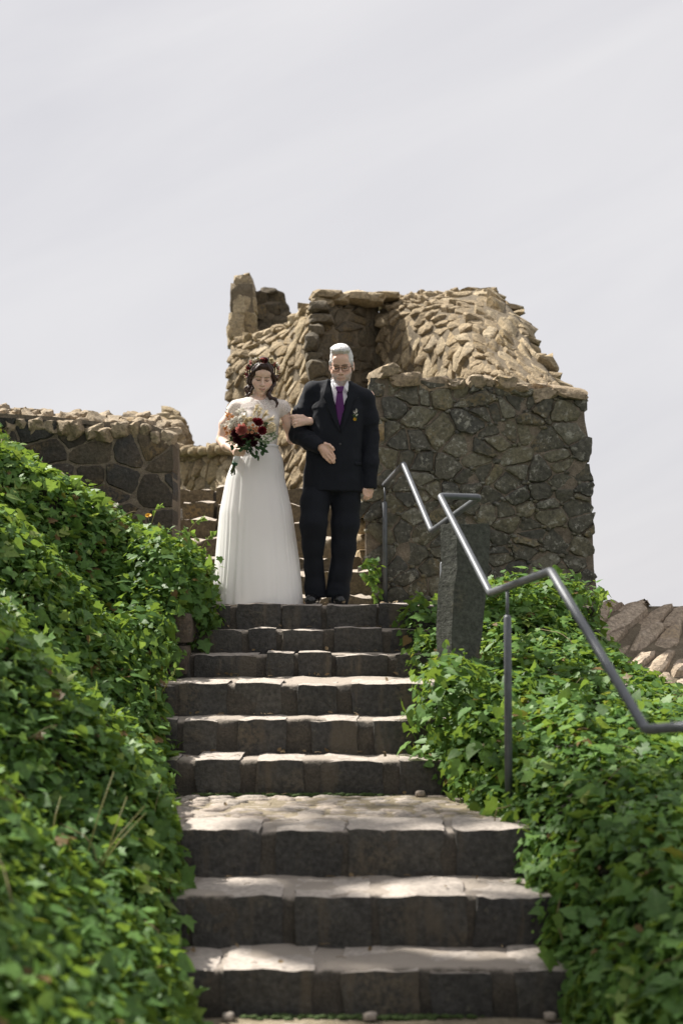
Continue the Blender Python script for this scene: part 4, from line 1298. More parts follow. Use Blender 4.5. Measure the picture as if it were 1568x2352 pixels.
def hand(f, wrist, palm, knuckles, fingers, thumb, rp=0.020):
    """palm between wrist and knuckles, each finger its own bent chain"""
    kc = np.mean(np.array([k[:] for k in knuckles]), axis=0)
    for kx in knuckles:
        f.cone(wrist, kx, 0.021, 0.0115, 0.010)
    f.cone(wrist, kc, 0.024, 0.014, 0.012)
    for kx, pts in zip(knuckles, fingers):
        ch = [kx] + pts
        rr = np.linspace(0.0100, 0.0072, len(ch))
        f.chain(ch, rr, 0.004)
    f.chain([wrist] + thumb, [0.018] + list(np.linspace(0.0130, 0.0082, len(thumb))), 0.008)
def skin_mat(name):
    t = NT(name)
    at = t.node('ShaderNodeAttribute', attribute_name='tint').outputs['Color']
    p = t.node('ShaderNodeTexCoord').outputs['Object']
    n = t.noise(p, 60, 4); n2 = t.noise(p, 400, 2)
    c = t.mix(1.0, at, t.ramp(n, [(0.3, 0.90), (0.7, 1.08)]), 'MULTIPLY')
    b = t.bsdf(Base_Color=c, Roughness=0.48, Subsurface_Weight=0.18, Subsurface_Radius=(0.9, 0.35, 0.2), Subsurface_Scale=0.006, Normal=t.bump(n2, 0.06, 0.002))
    return t.done(b.outputs[0])
M['skin'] = skin_mat('skin')
def cloth_mat(name, c, rough=0.85, sheen=0.15, weave=900, var=0.12, trans=0.0, tcol=None, fold=0.0):
    t = NT(name)
    p = t.node('ShaderNodeTexCoord').outputs['Object']
    n = t.noise(p, 14, 5); w = t.noise(p, weave, 2)
    cc = t.mix(n, tuple(x * (1 - var) for x in c), tuple(min(1, x * (1 + var)) for x in c))
    h = w
    if fold: h = t.math('ADD', t.math('MULTIPLY', w, 0.15), t.math('MULTIPLY', n, fold))
    b = t.bsdf(Base_Color=cc, Roughness=rough, Specular_IOR_Level=0.25, Sheen_Weight=sheen, Sheen_Roughness=0.4, Normal=t.bump(h, 0.25, 0.004 if not fold else 0.02))
    if trans:
        tr = t.node('ShaderNodeBsdfTranslucent', {'Color': tcol or c})
        return t.done(t.node('ShaderNodeMixShader', {0: trans, 1: b.outputs[0], 2: tr.outputs[0]}).outputs[0])
    return t.done(b.outputs[0])
M['suit'] = cloth_mat('suit_wool', (0.0065, 0.0080, 0.0125), 0.8, 0.02, fold=0.35)
M['shirt'] = cloth_mat('shirt_cotton', (0.78, 0.77, 0.80), 0.8, 0.1)
M['tie'] = cloth_mat('tie_silk', (0.085, 0.012, 0.105), 0.5, 0.3)
M['tulle'] = cloth_mat('dress_tulle', (0.96, 0.955, 0.95), 0.8, 0.2, trans=0.50, tcol=(0.98, 0.975, 0.97), var=0.02)
M['shoe'] = plain('black_leather', (0.010, 0.010, 0.011), 0.22, 0.1)
M['frame'] = plain('spectacle_frame', (0.11, 0.045, 0.022), 0.3, 0.3, 90)
M['eye'] = plain('eyeball', (0.75, 0.72, 0.70), 0.1, 0.02)
M['iris'] = plain('iris', (0.04, 0.028, 0.02), 0.1)
M['button'] = plain('button', (0.02, 0.02, 0.022), 0.35)
def hair_mat(name, a, b, rough=0.5):
    t = NT(name)
    p = t.node('ShaderNodeTexCoord').outputs['Object']
    m = t.node('ShaderNodeMapping', {'Vector': p, 'Scale': (160, 160, 26)}).outputs[0]
    n = t.noise(m, 1.0, 4, 0.6, 0.4)
    return t.done(t.bsdf(Base_Color=t.ramp(n, [(0.3, a), (0.7, b)]), Roughness=rough, Specular_IOR_Level=0.4, Normal=t.bump(n, 0.6, 0.006)).outputs[0])
M['grey_hair'] = hair_mat('grey_hair', (0.48, 0.47, 0.46), (0.78, 0.77, 0.76), 0.6)
M['dark_hair'] = hair_mat('dark_hair', (0.012, 0.006, 0.005), (0.060, 0.026, 0.018), 0.38)
def eyes(H, parent, y=-.0742, z=-.0046):
    for x in (-1, 1):
        D_, Fc = ico(3)
        V = np.array([H.w((.032 * x + v[0] * .0125, y + v[1] * .0125, z + v[2] * .0125)) for v in D_])
        e = add_obj('eye', V, Fc, M['eye'], parent)
        V = np.array([H.w((.032 * x + v[0] * .0055, y - .0102 + v[1] * .003, z - .0050 + v[2] * .0060)) for v in D_])
        add_obj('iris', V, Fc, M['iris'], e)
def cloth_folds(V, Q, terms):
    N = vnormals(V, Q)
    d = np.zeros(len(V))
    for (sc, amp, seed, lo, hi) in terms:
        m = np.ones(len(V))
        if lo is not None:
            for a in range(3):
                m *= np.clip((V[:, a] - lo[a]) / 0.05, 0, 1) * np.clip((hi[a] - V[:, a]) / 0.05, 0, 1)
        s = m > 0.01
        nn = np.zeros(len(V))
        nn[s] = 1 - 2 * np.abs(np_noise(V[s], sc, seed))
        d += amp * m * nn
    return V + N * d[:, None]
def front_color(H, V, base, male):
    """skin colour with lips, brows, lashes and cheeks where the face has them"""
    L = H.loc(V)
    C = np.tile(np.array(base), (len(V), 1))
    fr = L[:, 1] < -0.05
    def m(c, r, a=1.0, p=1.0): return np.where(fr, np.clip(blob(L, c, r) * 2.2, 0, 1) ** p * a, 0)
    for x in (-1, 1):
        C = lerpc(C, m((.032 * x, -.090, .003), (.020, .016, .014), 0.55), (base[0] * .62, base[1] * .50, base[2] * .46))
        C = lerpc(C, m((.045 * x, -.085, -.035), (.030, .03, .024), 0.30), (base[0] * 1.0, base[1] * 0.72, base[2] * 0.66))
        a, b = (np.array((.013 * x, -.094, .0205)), np.array((.047 * x, -.086, .0185))) if not male else (np.array((.012 * x, -.096, .0165)), np.array((.047 * x, -.088, .0190)))
        for t in np.linspace(0, 1, 6):
            pb = a + (b - a) * t + np.array((0, 0, .004 * math.sin(t * 3.1)))
            C = lerpc(C, m(pb, (.0085, .02, .0036 if not male else .0055), 0.75), (0.045, 0.024, 0.017) if not male else (0.13, 0.10, 0.085))
        for t in np.linspace(-1, 1, 7):
            pb = np.array((.032 * x + .0135 * t, -.090, -.0065 + .0035 * t * t))
            C = lerpc(C, m(pb, (.0060, .016, .0046), 0.95), (0.02, 0.011, 0.009) if not male else (0.06, 0.03, 0.025))
        C = lerpc(C, m((.0125 * x, -.103, -.0415), (.006, .012, .004), 0.8), (0.12, 0.045, 0.035))
    lip = (0.44, 0.17, 0.155) if not male else (0.42, 0.23, 0.18)
    la = 0.7 if not male else 0.4
    for t in np.linspace(-1, 1, 7):
        C = lerpc(C, m((.018 * t, -.101, -.0630 + .0005 * abs(t)), (.007, .018, .0040), la), lip)
        C = lerpc(C, m((.015 * t, -.101, -.0738 + .003 * abs(t)), (.007, .018, .0050), la), lip)
        C = lerpc(C, m((.022 * t, -.100, -.0682 + (.0034 if not male else -.001) * t * t), (.006, .018, .0022), 0.7), (0.13, 0.045, 0.04))
    return C, L
# ------------------------------------------------------------------ the father
man = empty('person', (q(1060, 0).x, DPP, 0), 'grey haired man with glasses and beard in dark suit and purple tie', 'person', 'couple coming down the stairs')
HM = Head(q(1121, 196, -0.035), 21, -5, -1, 1.02, 1.07)
f = Field((-.36, 9.72, -0.02), (.36, 10.30, 1.95), 0.0042)
HM.build(f, True)
f.cone(HM.w((0, .02, -.04)), q(1105, 420, 0.01), .058, .066, 0.02)
f.column(secs([(395, 1102, .12, .06, 0.01), (450, 1095, .17, .085, 0.01), (560, 1090, .165, .10, 0.0), (900, 1060, .15, .10, 0), (1150, 1050, .16, .10, 0)]), 0.03)
f.chain([q(1335, 455), q(1350, 800, .03), q(1352, 1165, -.03)], [.05, .042, .029], 0.02)
f.chain([q(868, 425), q(768, 765, .03), q(925, 862, -.17)], [.05, .042, .029], 0.02)
for pts_, r_ in (([q(960, 1180), q(900, 1500, -.08), q(905, 2090, -.0)], [.08, .055, .038]), ([q(1150, 1190), q(1140, 1600, 0), q(1085, 2110, .02)], [.08, .055, .038])):
    f.chain(pts_, r_, 0.03)
f.cone(q(900, 2130, .04), q(880, 2135, -.12), .03, .026, .02); f.cone(q(1085, 2140, .06), q(1100, 2145, -.1), .03, .026, .02)
# his right hand on his belly (left in the picture), back of the hand to the camera
w0 = q(938, 862, -.175)
kn = [q(1008, 872, -.188), q(1004, 900, -.190), q(994, 926, -.188), q(980, 946, -.180)]
fg = [[q(1040, 905, -.185), q(1060, 940, -.175), q(1066, 962, -.165)], [q(1036, 938, -.188), q(1056, 972, -.175), q(1063, 992, -.165)], [q(1022, 958, -.186), q(1044, 984, -.175), q(1054, 998, -.165)], [q(1002, 970, -.178), q(1022, 988, -.168), q(1032, 998, -.16)]]
hand(f, w0, None, kn, fg, [q(985, 842, -.185), q(1020, 852, -.195), q(1046, 874, -.195), q(1058, 890, -.19)])
# his left hand hanging by the rail, fingers half closed
w0 = q(1352, 1172, -.03)
kn = [q(1322, 1222, -.062), q(1338, 1232, -.055), q(1356, 1232, -.045), q(1372, 1226, -.033)]
fg = [[q(1312, 1262, -.066), q(1304, 1284, -.052), q(1302, 1292, -.035)], [q(1328, 1274, -.060), q(1322, 1294, -.045), q(1320, 1298, -.028)], [q(1346, 1272, -.050), q(1342, 1288, -.035), q(1340, 1292, -.02)], [q(1362, 1262, -.036), q(1362, 1276, -.022), q(1360, 1280, -.01)]]
hand(f, w0, None, kn, fg, [q(1318, 1196, -.05), q(1304, 1222, -.062), q(1300, 1246, -.066)])
V, Q_ = f.mesh()
C, L = front_color(HM, V, (0.68, 0.44, 0.33), True)
# close grey beard
nz = np_noise(V, (90, 90, 90), 3)
jaw = (L[:, 2] < -.030 - 0.5 * np.maximum(0, .075 - np.abs(L[:, 0])) * 0) & (np.abs(L[:, 0]) < .09) & (L[:, 2] > -.16) & (L[:, 1] < .03)
bm_ = np.clip((-.034 - L[:, 2] + 0.30 * (np.abs(L[:, 0]) - .045)) / .016, 0, 1) * np.clip((.015 - L[:, 1]) / .02, 0, 1) * (np.abs(L[:, 0]) < .095) * (L[:, 2] > -.15)
lipz = np.clip(1.6 - np.sqrt((L[:, 0] / .026) ** 2 + ((L[:, 2] + .068) / .0115) ** 2), 0, 1) * (L[:, 1] < -.07)
bm_ = bm_ * (1 - np.clip(lipz * 1.6, 0, 1))
nose = (np.abs(L[:, 0]) < .022) & (L[:, 2] > -.046)
bm_ = np.where(nose, 0, bm_)
C = lerpc(C, bm_ * np.clip(0.72 + 0.5 * nz, 0.3, 0.95), (0.46, 0.42, 0.39))
V = V + vnormals(V, Q_) * (bm_ * (0.003 + 0.0035 * nz))[:, None]
field_obj('body', V, Q_, M['skin'], man, C)
eyes(HM, man)
# hair: short grey, brushed up at the front
f = Field(HM.o - .2, HM.o + .22, 0.004)
HM.ell(f, (0, .018, .041), (.081, .103, .095), 0.01)
HM.ell(f, (.010, -.040, .108), (.056, .044, .022), 0.03)
HM.ell(f, (-.01, -.010, .112), (.06, .07, .022), 0.03)
for x in (-1, 1): HM.cone(f, (.076 * x, -.022, .03), (.076 * x, -.018, -.012), .009, .006, 0.010)
HM.ell(f, (0, -.118, .016), (.074, .074, .100), 0.008, 'sub')
for x in (-1, 1): HM.ell(f, (.050 * x, -.085, .075), (.022, .040, .030), 0.012, 'sub')
HM.ell(f, (0, -.03, -.14), (.12, .12, .10), 0.012, 'sub')
for x in (-1, 1): HM.ell(f, (.085 * x, .014, -.014), (.03, .024, .036), 0.008, 'sub')
V, Q_ = f.mesh()
L = HM.loc(V)
V = V + vnormals(V, Q_) * (0.0022 * np_noise(np.stack([L[:, 0] * 1.0 + L[:, 2] * .3, L[:, 1], L[:, 2]], 1), (150, 28, 60), 5) + 0.0022 * np_noise(L, (260, 50, 110), 9))[:, None]
field_obj('hair', V, Q_, M['grey_hair'], man)
# glasses
gl = MB()
for x in (-1, 1):
    ring = []
    for k in range(25):
        a = 2 * math.pi * k / 24
        e = 0.62
        ring.append(Vector(HM.w((.033 * x + .024 * math.copysign(abs(math.cos(a)) ** e, math.cos(a)), -.108 + .012 * (abs(.033 * x + .024 * math.cos(a)) / .057) ** 2, -.003 + .0155 * math.copysign(abs(math.sin(a)) ** e, math.sin(a))))))
    gl.add(*tube(ring, 0.0021, 6, False))
    gl.add(*tube([Vector(HM.w((.057 * x, -.096, .004))), Vector(HM.w((.076 * x, -.06, .004))), Vector(HM.w((.083 * x, .0, .0)))], 0.0022, 6))
gl.add(*tube([Vector(HM.w((-.010, -.109, .003))), Vector(HM.w((0, -.113, .006))), Vector(HM.w((.010, -.109, .003)))], 0.002, 6))
glasses = gl.build('glasses', M['frame'], man)
tl = NT('lens'); 
M['lens'] = tl.done(tl.node('ShaderNodeMixShader', {0: 0.025, 1: tl.node('ShaderNodeBsdfTransparent').outputs[0], 2: tl.node('ShaderNodeBsdfGlossy', {'Roughness': 0.02}).outputs[0]}).outputs[0])
for x in (-1, 1):
    V_ = [Vector(HM.w((.033 * x + .022 * math.cos(2 * math.pi * k / 20), -.107 + .012 * (abs(.033 * x + .022 * math.cos(2 * math.pi * k / 20)) / .057) ** 2, -.003 + .0145 * math.sin(2 * math.pi * k / 20)))) for k in range(20)]
    V_ += [v + Vector((0, .0012, 0)) for v in V_]
    add_obj('lens', V_, [tuple(range(20)), tuple(reversed(range(20, 40)))] + [(k, k + 20, (k + 1) % 20 + 20, (k + 1) % 20) for k in range(20)], M['lens'], glasses)
def tri_sub(f, tri, ymax, k=0.006):
    T_ = [q(*t) for t in tri]
    def fn(X, Y, Z):
        d = None
        for i in range(3):
            a, b = T_[i], T_[(i + 1) % 3]; c = T_[(i + 2) % 3]
            ex, ez = b.x - a.x, b.z - a.z
            l = math.hypot(ex, ez); nx_, nz_ = ez / l, -ex / l
            if (c.x - a.x) * nx_ + (c.z - a.z) * nz_ > 0: nx_, nz_ = -nx_, -nz_
            e = (X - a.x) * nx_ + (Z - a.z) * nz_
            d = e if d is None else np.maximum(d, e)
        return np.maximum(d, Y - ymax)
    f.put(fn, (min(t.x for t in T_), 9.6, min(t.z for t in T_)), (max(t.x for t in T_), ymax, max(t.z for t in T_)), k, 'sub')
# trousers
f = Field((-.36, 9.74, -.01), (.32, 10.34, 1.06), 0.0056)
f.column(secs([(1000, 1052, .165, .115, 0), (1150, 1048, .175, .118, 0), (1240, 1052, .175, .112, 0)]), 0.03)
f.chain([q(948, 1190, -.02), q(905, 1320, -.05), q(896, 1500, -.09), q(897, 1680, -.05), q(902, 1850, -.015), q(908, 2010, 0.0), q(908, 2085, 0.0)], [.105, .100, .094, .080, .068, .068, .071], 0.03)
f.chain([q(1150, 1190, 0), q(1156, 1320, -.0), q(1150, 1500, -.01), q(1132, 1700, .0), q(1106, 1900, .01), q(1082, 2060, .02), q(1078, 2120, .02)], [.105, .098, .092, .087, .080, .079, .081], 0.03)
tri_sub(f, [(1028, 1310), (970, 1770), (1036, 1770)], 11, 0.012); tri_sub(f, [(970, 1765), (1036, 1765), (992, 2120)], 11, 0.012)
for zy_ in (2112,):
    f.column([(0 - .2, q(905, 0).x, DPP, .14, .3), (q(0, 2092).z, q(905, 0).x, DPP, .12, .3)], 0.004, op='sub')
V, Q_ = f.mesh()
V = cloth_folds(V, Q_, [((7, 7, 4), 0.004, 3, None, None), ((16, 16, 5), 0.0025, 11, None, None), ((10, 10, 20), 0.0045, 21, (-.5, 9, -.05), (.5, 11, .16)), ((9, 9, 14), 0.003, 27, (-.5, 9, .42), (.5, 11, .64))])
field_obj('trousers', V, Q_, M['suit'], man)
# shirt
f = Field((-.26, 9.8, 0.98), (.26, 10.26, 1.66), 0.005)
f.column(secs([(322, 1108, .066, .066, -.005), (352, 1107, .069, .070, 0.0), (400, 1102, .14, .085, 0), (470, 1096, .185, .108, 0), (560, 1090, .178, .116, -.005), (760, 1078, .165, .118, -.005), (800, 1075, .16, .118, 0)]), 0.02)
V, Q_ = f.mesh()
shirt_b = bvh_of(V, Q_)
shirt_o = field_obj('shirt', V, Q_, M['shirt'], man)
for left, right in (([(1034, 300), (1052, 345), (1072, 398)], [(1045, 352), (1064, 398), (1082, 372)]), ([(1170, 322), (1160, 340), (1140, 372)], [(1178, 352), (1172, 420), (1135, 375)])):
    drape('collar', shirt_b, left, right, 4, 8, 0.012, M['shirt'], shirt_o, 0.006)
tie = drape('tie', shirt_b, [(1084, 410), (1074, 480), (1072, 560), (1092, 690), (1106, 725)], [(1128, 410), (1136, 480), (1143, 560), (1140, 600), (1118, 725)], 5, 18, 0.013, M['tie'], man, 0.008)
drape('tie_knot', shirt_b, [(1070, 372), (1078, 400), (1086, 420)], [(1142, 372), (1134, 402), (1126, 420)], 5, 6, 0.020, M['tie'], tie, 0.014)
# jacket
f = Field((-.38, 9.70, 0.70), (.36, 10.34, 1.68), 0.0052)
f.column(secs([(338, 1108, .078, .074, 0.01), (372, 1102, .128, .088, 0.01), (430, 1096, .176, .106, 0.01), (560, 1090, .196, .128, 0), (760, 1078, .182, .136, -.01), (900, 1060, .188, .138, -.01), (1080, 1050, .202, .142, 0), (1235, 1048, .212, .146, 0)]), 0.02, 2.4)
f.chain([q(1312, 482, .005), q(1346, 640, .015), q(1350, 800, .03), q(1354, 1000, .0), q(1352, 1188, -.03)], [.070, .063, .057, .053, .050], 0.03)
f.chain([q(886, 408, .005), q(806, 600, .02), q(764, 758, .03)], [.062, .062, .061], 0.03)
f.chain([q(764, 758, .03), q(845, 812, -.08), q(938, 866, -.175)], [.061, .054, .045], 0.02)
f.cone(q(1010, 366, .01), q(888, 404, .005), .042, .054, 0.03); f.cone(q(1190, 376, .01), q(1306, 478, .005), .042, .062, 0.03)
# armpit gaps
f.cone(q(1296, 700, -.15), q(1302, 1150, -.15), .004, .010, .01, 'sub'); f.cone(q(1292, 860, .0), q(1300, 1180, .0), .003, .010, .008, 'sub')
f.cone(q(872, 560, -.14), q(860, 760, -.14), .012, .02, .02, 'sub')
# sleeve mouths
f.cone(q(1352, 1192, -.03), q(1352, 1240, -.03), .040, .045, .006, 'sub'); f.cone(q(952, 874, -.19), q(985, 890, -.22), .034, .040, .006, 'sub')
# open V and the cut-away fronts
tri_sub(f, [(1012, 290), (1186, 300), (1108, 735)], DPP - 0.03)
V, Q_ = f.mesh()
V = cloth_folds(V, Q_, [((6, 6, 6), 0.005, 2, None, None), ((15, 15, 8), 0.002, 8, None, None), ((12, 12, 18), 0.007, 14, (-.4, 9.6, 1.0), (-.14, 10.4, 1.46)), ((14, 14, 14), 0.004, 18, (.16, 9.6, .8), (.4, 10.4, 1.35)), ((7, 7, 12), 0.004, 31, (-.2, 9.6, .74), (.2, 10.4, 1.1))])
jb = bvh_of(V, Q_)
jacket = field_obj('jacket', V, Q_, M['suit'], man)
drape('lapel', jb, [(1008, 306), (992, 360), (962, 446), (985, 480), (1040, 620), (1104, 745)], [(1030, 320), (1046, 420), (1062, 500), (1080, 590), (1095, 680), (1112, 745)], 6, 22, 0.007, M['suit'], jacket, 0.006)
drape('lapel', jb, [(1180, 325), (1172, 420), (1160, 500), (1145, 590), (1130, 680), (1112, 745)], [(1196, 340), (1222, 420), (1246, 452), (1218, 490), (1180, 620), (1118, 745)], 6, 22, 0.007, M['suit'], jacket, 0.006)
drape('pocket_flap', jb, [(1225, 985), (1225, 1015)], [(1285, 990), (1288, 1020)], 4, 2, 0.004, M['suit'], jacket, 0.004)
for (bx, by) in ((1108, 782),):
    p_ = q(bx, by, -.6); hit = jb.ray_cast(p_, Vector((0, 1, 0)))[0]
    D_, Fc = ico(2)
    add_obj('button', D_ * np.array((.009, .003, .009)) + np.array(hit) + np.array((0, -.002, 0)), Fc, M['button'], jacket)
# shoes
for (a, b, tilt) in (((905, 2120, .06), (866, 2140, -.15), 0), ((1082, 2130, .08), (1106, 2148, -.12), 0)):
    f = Field((-.36, 9.8, -.01), (.16, 10.32, .17), 0.005)
    A_, B_ = q(*a), q(*b)
    A_.z = .045; B_.z = .032
    f.cone(A_, A_.lerp(B_, .45), .040, .046, .02); f.cone(A_.lerp(B_, .4), B_, .045, .040, .02)
    f.cone(A_ + Vector((0, 0, .03)), A_.lerp(B_, .4) + Vector((0, 0, .028)), .040, .036, .03)
    f.column([(-.1, A_.x, DPP, .3, .5), (0.001, A_.x, DPP, .3, .5)], 0.002, op='sub')
    V, Q_ = f.mesh()
    sh = field_obj('shoe', V, Q_, M['shoe'], man)
    lm = MB()
    d_ = (B_ - A_).normalized(); sd_ = Vector((-d_.y, d_.x, 0))
    for k in range(4):
        c_ = A_.lerp(B_, .42 + .10 * k) + Vector((0, 0, .058 - .009 * k))
        lm.add(*tube([c_ - sd_ * .018, c_ + Vector((0, 0, .004)), c_ + sd_ * .018], .0022, 5))
    lm.build('lace', M['button'], sh)
# ------------------------------------------------------------------ flowers: shared builders
def petal_mat(name, c, trans=0.25, var=0.3):
    t = NT(name)
    p = t.node('ShaderNodeTexCoord').outputs['Object']
    n = t.noise(p, 70, 3)
    cc = t.mix(n, tuple(x * (1 - var) for x in c), tuple(min(1, x * (1 + var)) for x in c))
    b = t.bsdf(Base_Color=cc, Roughness=0.6)
    tr = t.node('ShaderNodeBsdfTranslucent', {'Color': cc})
    return t.done(t.node('ShaderNodeMixShader', {0: trans, 1: b.outputs[0], 2: tr.outputs[0]}).outputs[0])
FM = {k: petal_mat(k + '_petal', c) for k, c in dict(pink=(0.55, 0.20, 0.17), red=(0.17, 0.008, 0.018), peach=(0.62, 0.30, 0.17), white=(0.78, 0.74, 0.66), burgundy=(0.06, 0.008, 0.014), cream=(0.72, 0.62, 0.42), yellow=(0.75, 0.47, 0.05), orange=(0.50, 0.20, 0.05)).items()}
FM['leaf'] = petal_mat('bouquet_leaf', (0.035, 0.085, 0.025), 0.2)
FM['sage'] = petal_mat('sage_leaf', (0.20, 0.26, 0.14), 0.25)
FM['stemg'] = plain('flower_stem', (0.06, 0.075, 0.025), 0.6)
def petal(c, d, up, L, W, cup):
    """a cupped petal from c along d"""
    d = Vector(d).normalized(); up = (Vector(up) - d * Vector(up).dot(d)).normalized(); s = d.cross(up)
    V = []; Fc = []
    for i, t in enumerate((0.0, 0.35, 0.7, 1.0)):
        w = W * (0.35, 0.9, 1.0, 0.45)[i]
        for k in (-1, 0, 1):
            V.append(Vector(c) + d * (L * t) + up * (cup * L * t * t + abs(k) * cup * 0.25 * W) + s * (w * k * 0.5))
    for i in range(3):
        for k in (0, 1):
            a = i * 3 + k; Fc.append((a, a + 1, a + 4, a + 3))
    return V, Fc
def basis(n):
    n = Vector(n).normalized(); u = n.cross(Vector((0.3, 0.2, 1))).normalized(); return n, u, n.cross(u)
def bloom(rg, c, n, r, layers=4, per=8, cup=0.6):
    mb = MB(); n, u, v = basis(n)
    for l in range(layers):
        fr = (l + 1) / layers
        for k in range(per):
            a = 2 * math.pi * (k + 0.5 * l + rg.uniform(-.15, .15)) / per
            d = u * math.cos(a) + v * math.sin(a)
            el = (1 - fr) * 1.2 + 0.15
            mb.add(*petal(Vector(c) + d * r * 0.08 * l + n * (r * 0.2 * (1 - fr)), d * math.cos(el) + n * math.sin(el), n, r * (0.45 + 0.6 * fr), r * 0.75, cup))
    return mb
def leaflet(rg, c, d, L, W):
    d = Vector(d).normalized(); n = Vector(rg.normal(0, 1, 3)) + Vector((0, -.8, .5)); n = (n - d * n.dot(d)).normalized(); s = d.cross(n)
    V = [Vector(c), Vector(c) + d * L * .35 + s * W * .5 + n * .1 * W, Vector(c) + d * L * .7 + s * W * .38, Vector(c) + d * L - n * L * .1, Vector(c) + d * L * .7 - s * W * .38, Vector(c) + d * L * .35 - s * W * .5 + n * .1 * W, Vector(c) + d * L * .45 - n * .12 * W]
    return V, [(0, 1, 6), (1, 2, 6), (2, 3, 6), (3, 4, 6), (4, 5, 6), (5, 0, 6)]
# buttonhole flower on the lapel
rgf = np.random.default_rng(2)
hp = jb.ray_cast(q(1240, 545, -.6), Vector((0, 1, 0)))[0] + Vector((0, -.014, 0))
bt = MB()
for k in range(9):
    a = rgf.uniform(-2.6, -0.5) if k < 5 else rgf.uniform(0.4, 2.7)
    bt.add(*leaflet(rgf, hp + Vector((0, -.004, 0)), (math.cos(a), -.3, math.sin(a) * .8), rgf.uniform(.02, .036), .014))
bout = bt.build('boutonniere', FM['leaf'], man)
bw = MB()
for k in range(16):
    a = rgf.uniform(0.9, 2.2)
    p0 = hp + Vector((math.cos(a) * .012, -.012, math.sin(a) * rgf.uniform(.0, .05)))
    bw.add(*leaflet(rgf, p0, (math.cos(a), -.4, math.sin(a)), .016, .007))
bw.build('white_spray', FM['white'], bout)
bloom(rgf, hp + Vector((-.005, -.016, -.020)), (0, -1, 0.1), .011, 2, 7, .4).build('yellow_bud', FM['yellow'], bout)

# ------------------------------------------------------------------ the bride
bride = empty('person', (q(440, 0).x, DPP, 0), 'bride in a long white lace and tulle dress with a flower wreath, holding a bouquet', 'person', 'couple coming down the stairs')
HB = Head(q(470, 290, -0.035), 25, 8, 3, 0.95, 1.0, 1.06)
f = Field((-1.02, 9.72, 0.25), (-.14, 10.32, 1.82), 0.0042)
HB.build(f, False)
f.cone(HB.w((0, .02, -.05)), q(448, 480, 0.01), .044, .050, 0.02)
f.column(secs([(455, 447, .055, .050, 0.01), (485, 446, .115, .062, 0.01), (520, 445, .150, .074, 0.01), (560, 446, .146, .086, 0.0), (640, 450, .135, .098, -.005), (760, 455, .118, .088, 0), (860, 455, .108, .08, 0), (1000, 445, .15, .1, 0), (1150, 440, .15, .1, 0)]), 0.025)
for x in (-1, 1): f.ell(q(450 + 82 * x, 655, -.075), (.058, .05, .058), None, 0.03)
f.chain([q(248, 545, .0), q(168, 680, .015), q(138, 812, .02)], [.038, .040, .037], 0.025)
f.chain([q(138, 812, .02), q(180, 862, -.09), q(252, 898, -.185)], [.037, .036, .026], 0.015)
f.chain([q(642, 545, .0), q(688, 680, .05), q(716, 800, .09)], [.038, .039, .037], 0.025)
f.chain([q(716, 800, .09), q(800, 750, .09), q(886, 680, .02), q(868, 656, -.07)], [.037, .035, .030, .025], 0.015)
for x in (-1, 1):
    f.chain([q(440 + 80 * x, 1150), q(440 + 70 * x, 1600), q(440 + 66 * x, 1660)], [.075, .05, .048], 0.03)
# hand round the bouquet handle: fingers stacked across it
w0 = q(248, 896, -.185)
kn = [q(262, 868, -.225), q(258, 890, -.230), q(252, 912, -.228), q(246, 930, -.22)]
fg = [[q(300, 862, -.245), q(328, 872, -.232), q(330, 884, -.21)], [q(298, 886, -.250), q(328, 893, -.236), q(330, 903, -.212)], [q(292, 910, -.248), q(322, 914, -.234), q(324, 922, -.21)], [q(284, 932, -.240), q(310, 934, -.228), q(312, 940, -.208)]]
hand(f, w0, None, kn, fg, [q(262, 862, -.19), q(285, 842, -.20), q(308, 838, -.205)])
# hand laid over the man's arm, fingers to the left
w0 = q(862, 656, -.080)
kn = [q(778, 622, -.118), q(772, 644, -.122), q(770, 666, -.122), q(774, 686, -.114)]
fg = [[q(742, 628, -.128), q(722, 640, -.112), q(718, 646, -.095)], [q(738, 650, -.130), q(722, 662, -.114), q(718, 668, -.095)], [q(740, 674, -.128), q(726, 682, -.112), q(722, 686, -.095)], [q(748, 694, -.118), q(736, 700, -.104), q(732, 702, -.09)]]
hand(f, w0, None, kn, fg, [q(800, 616, -.11), q(752, 612, -.122), q(718, 614, -.122), q(704, 616, -.115)])
V, Q_ = f.mesh()
C, L = front_color(HB, V, (0.74, 0.51, 0.40), False)
field_obj('body', V, Q_, M['skin'], bride, C)
eyes(HB, bride)
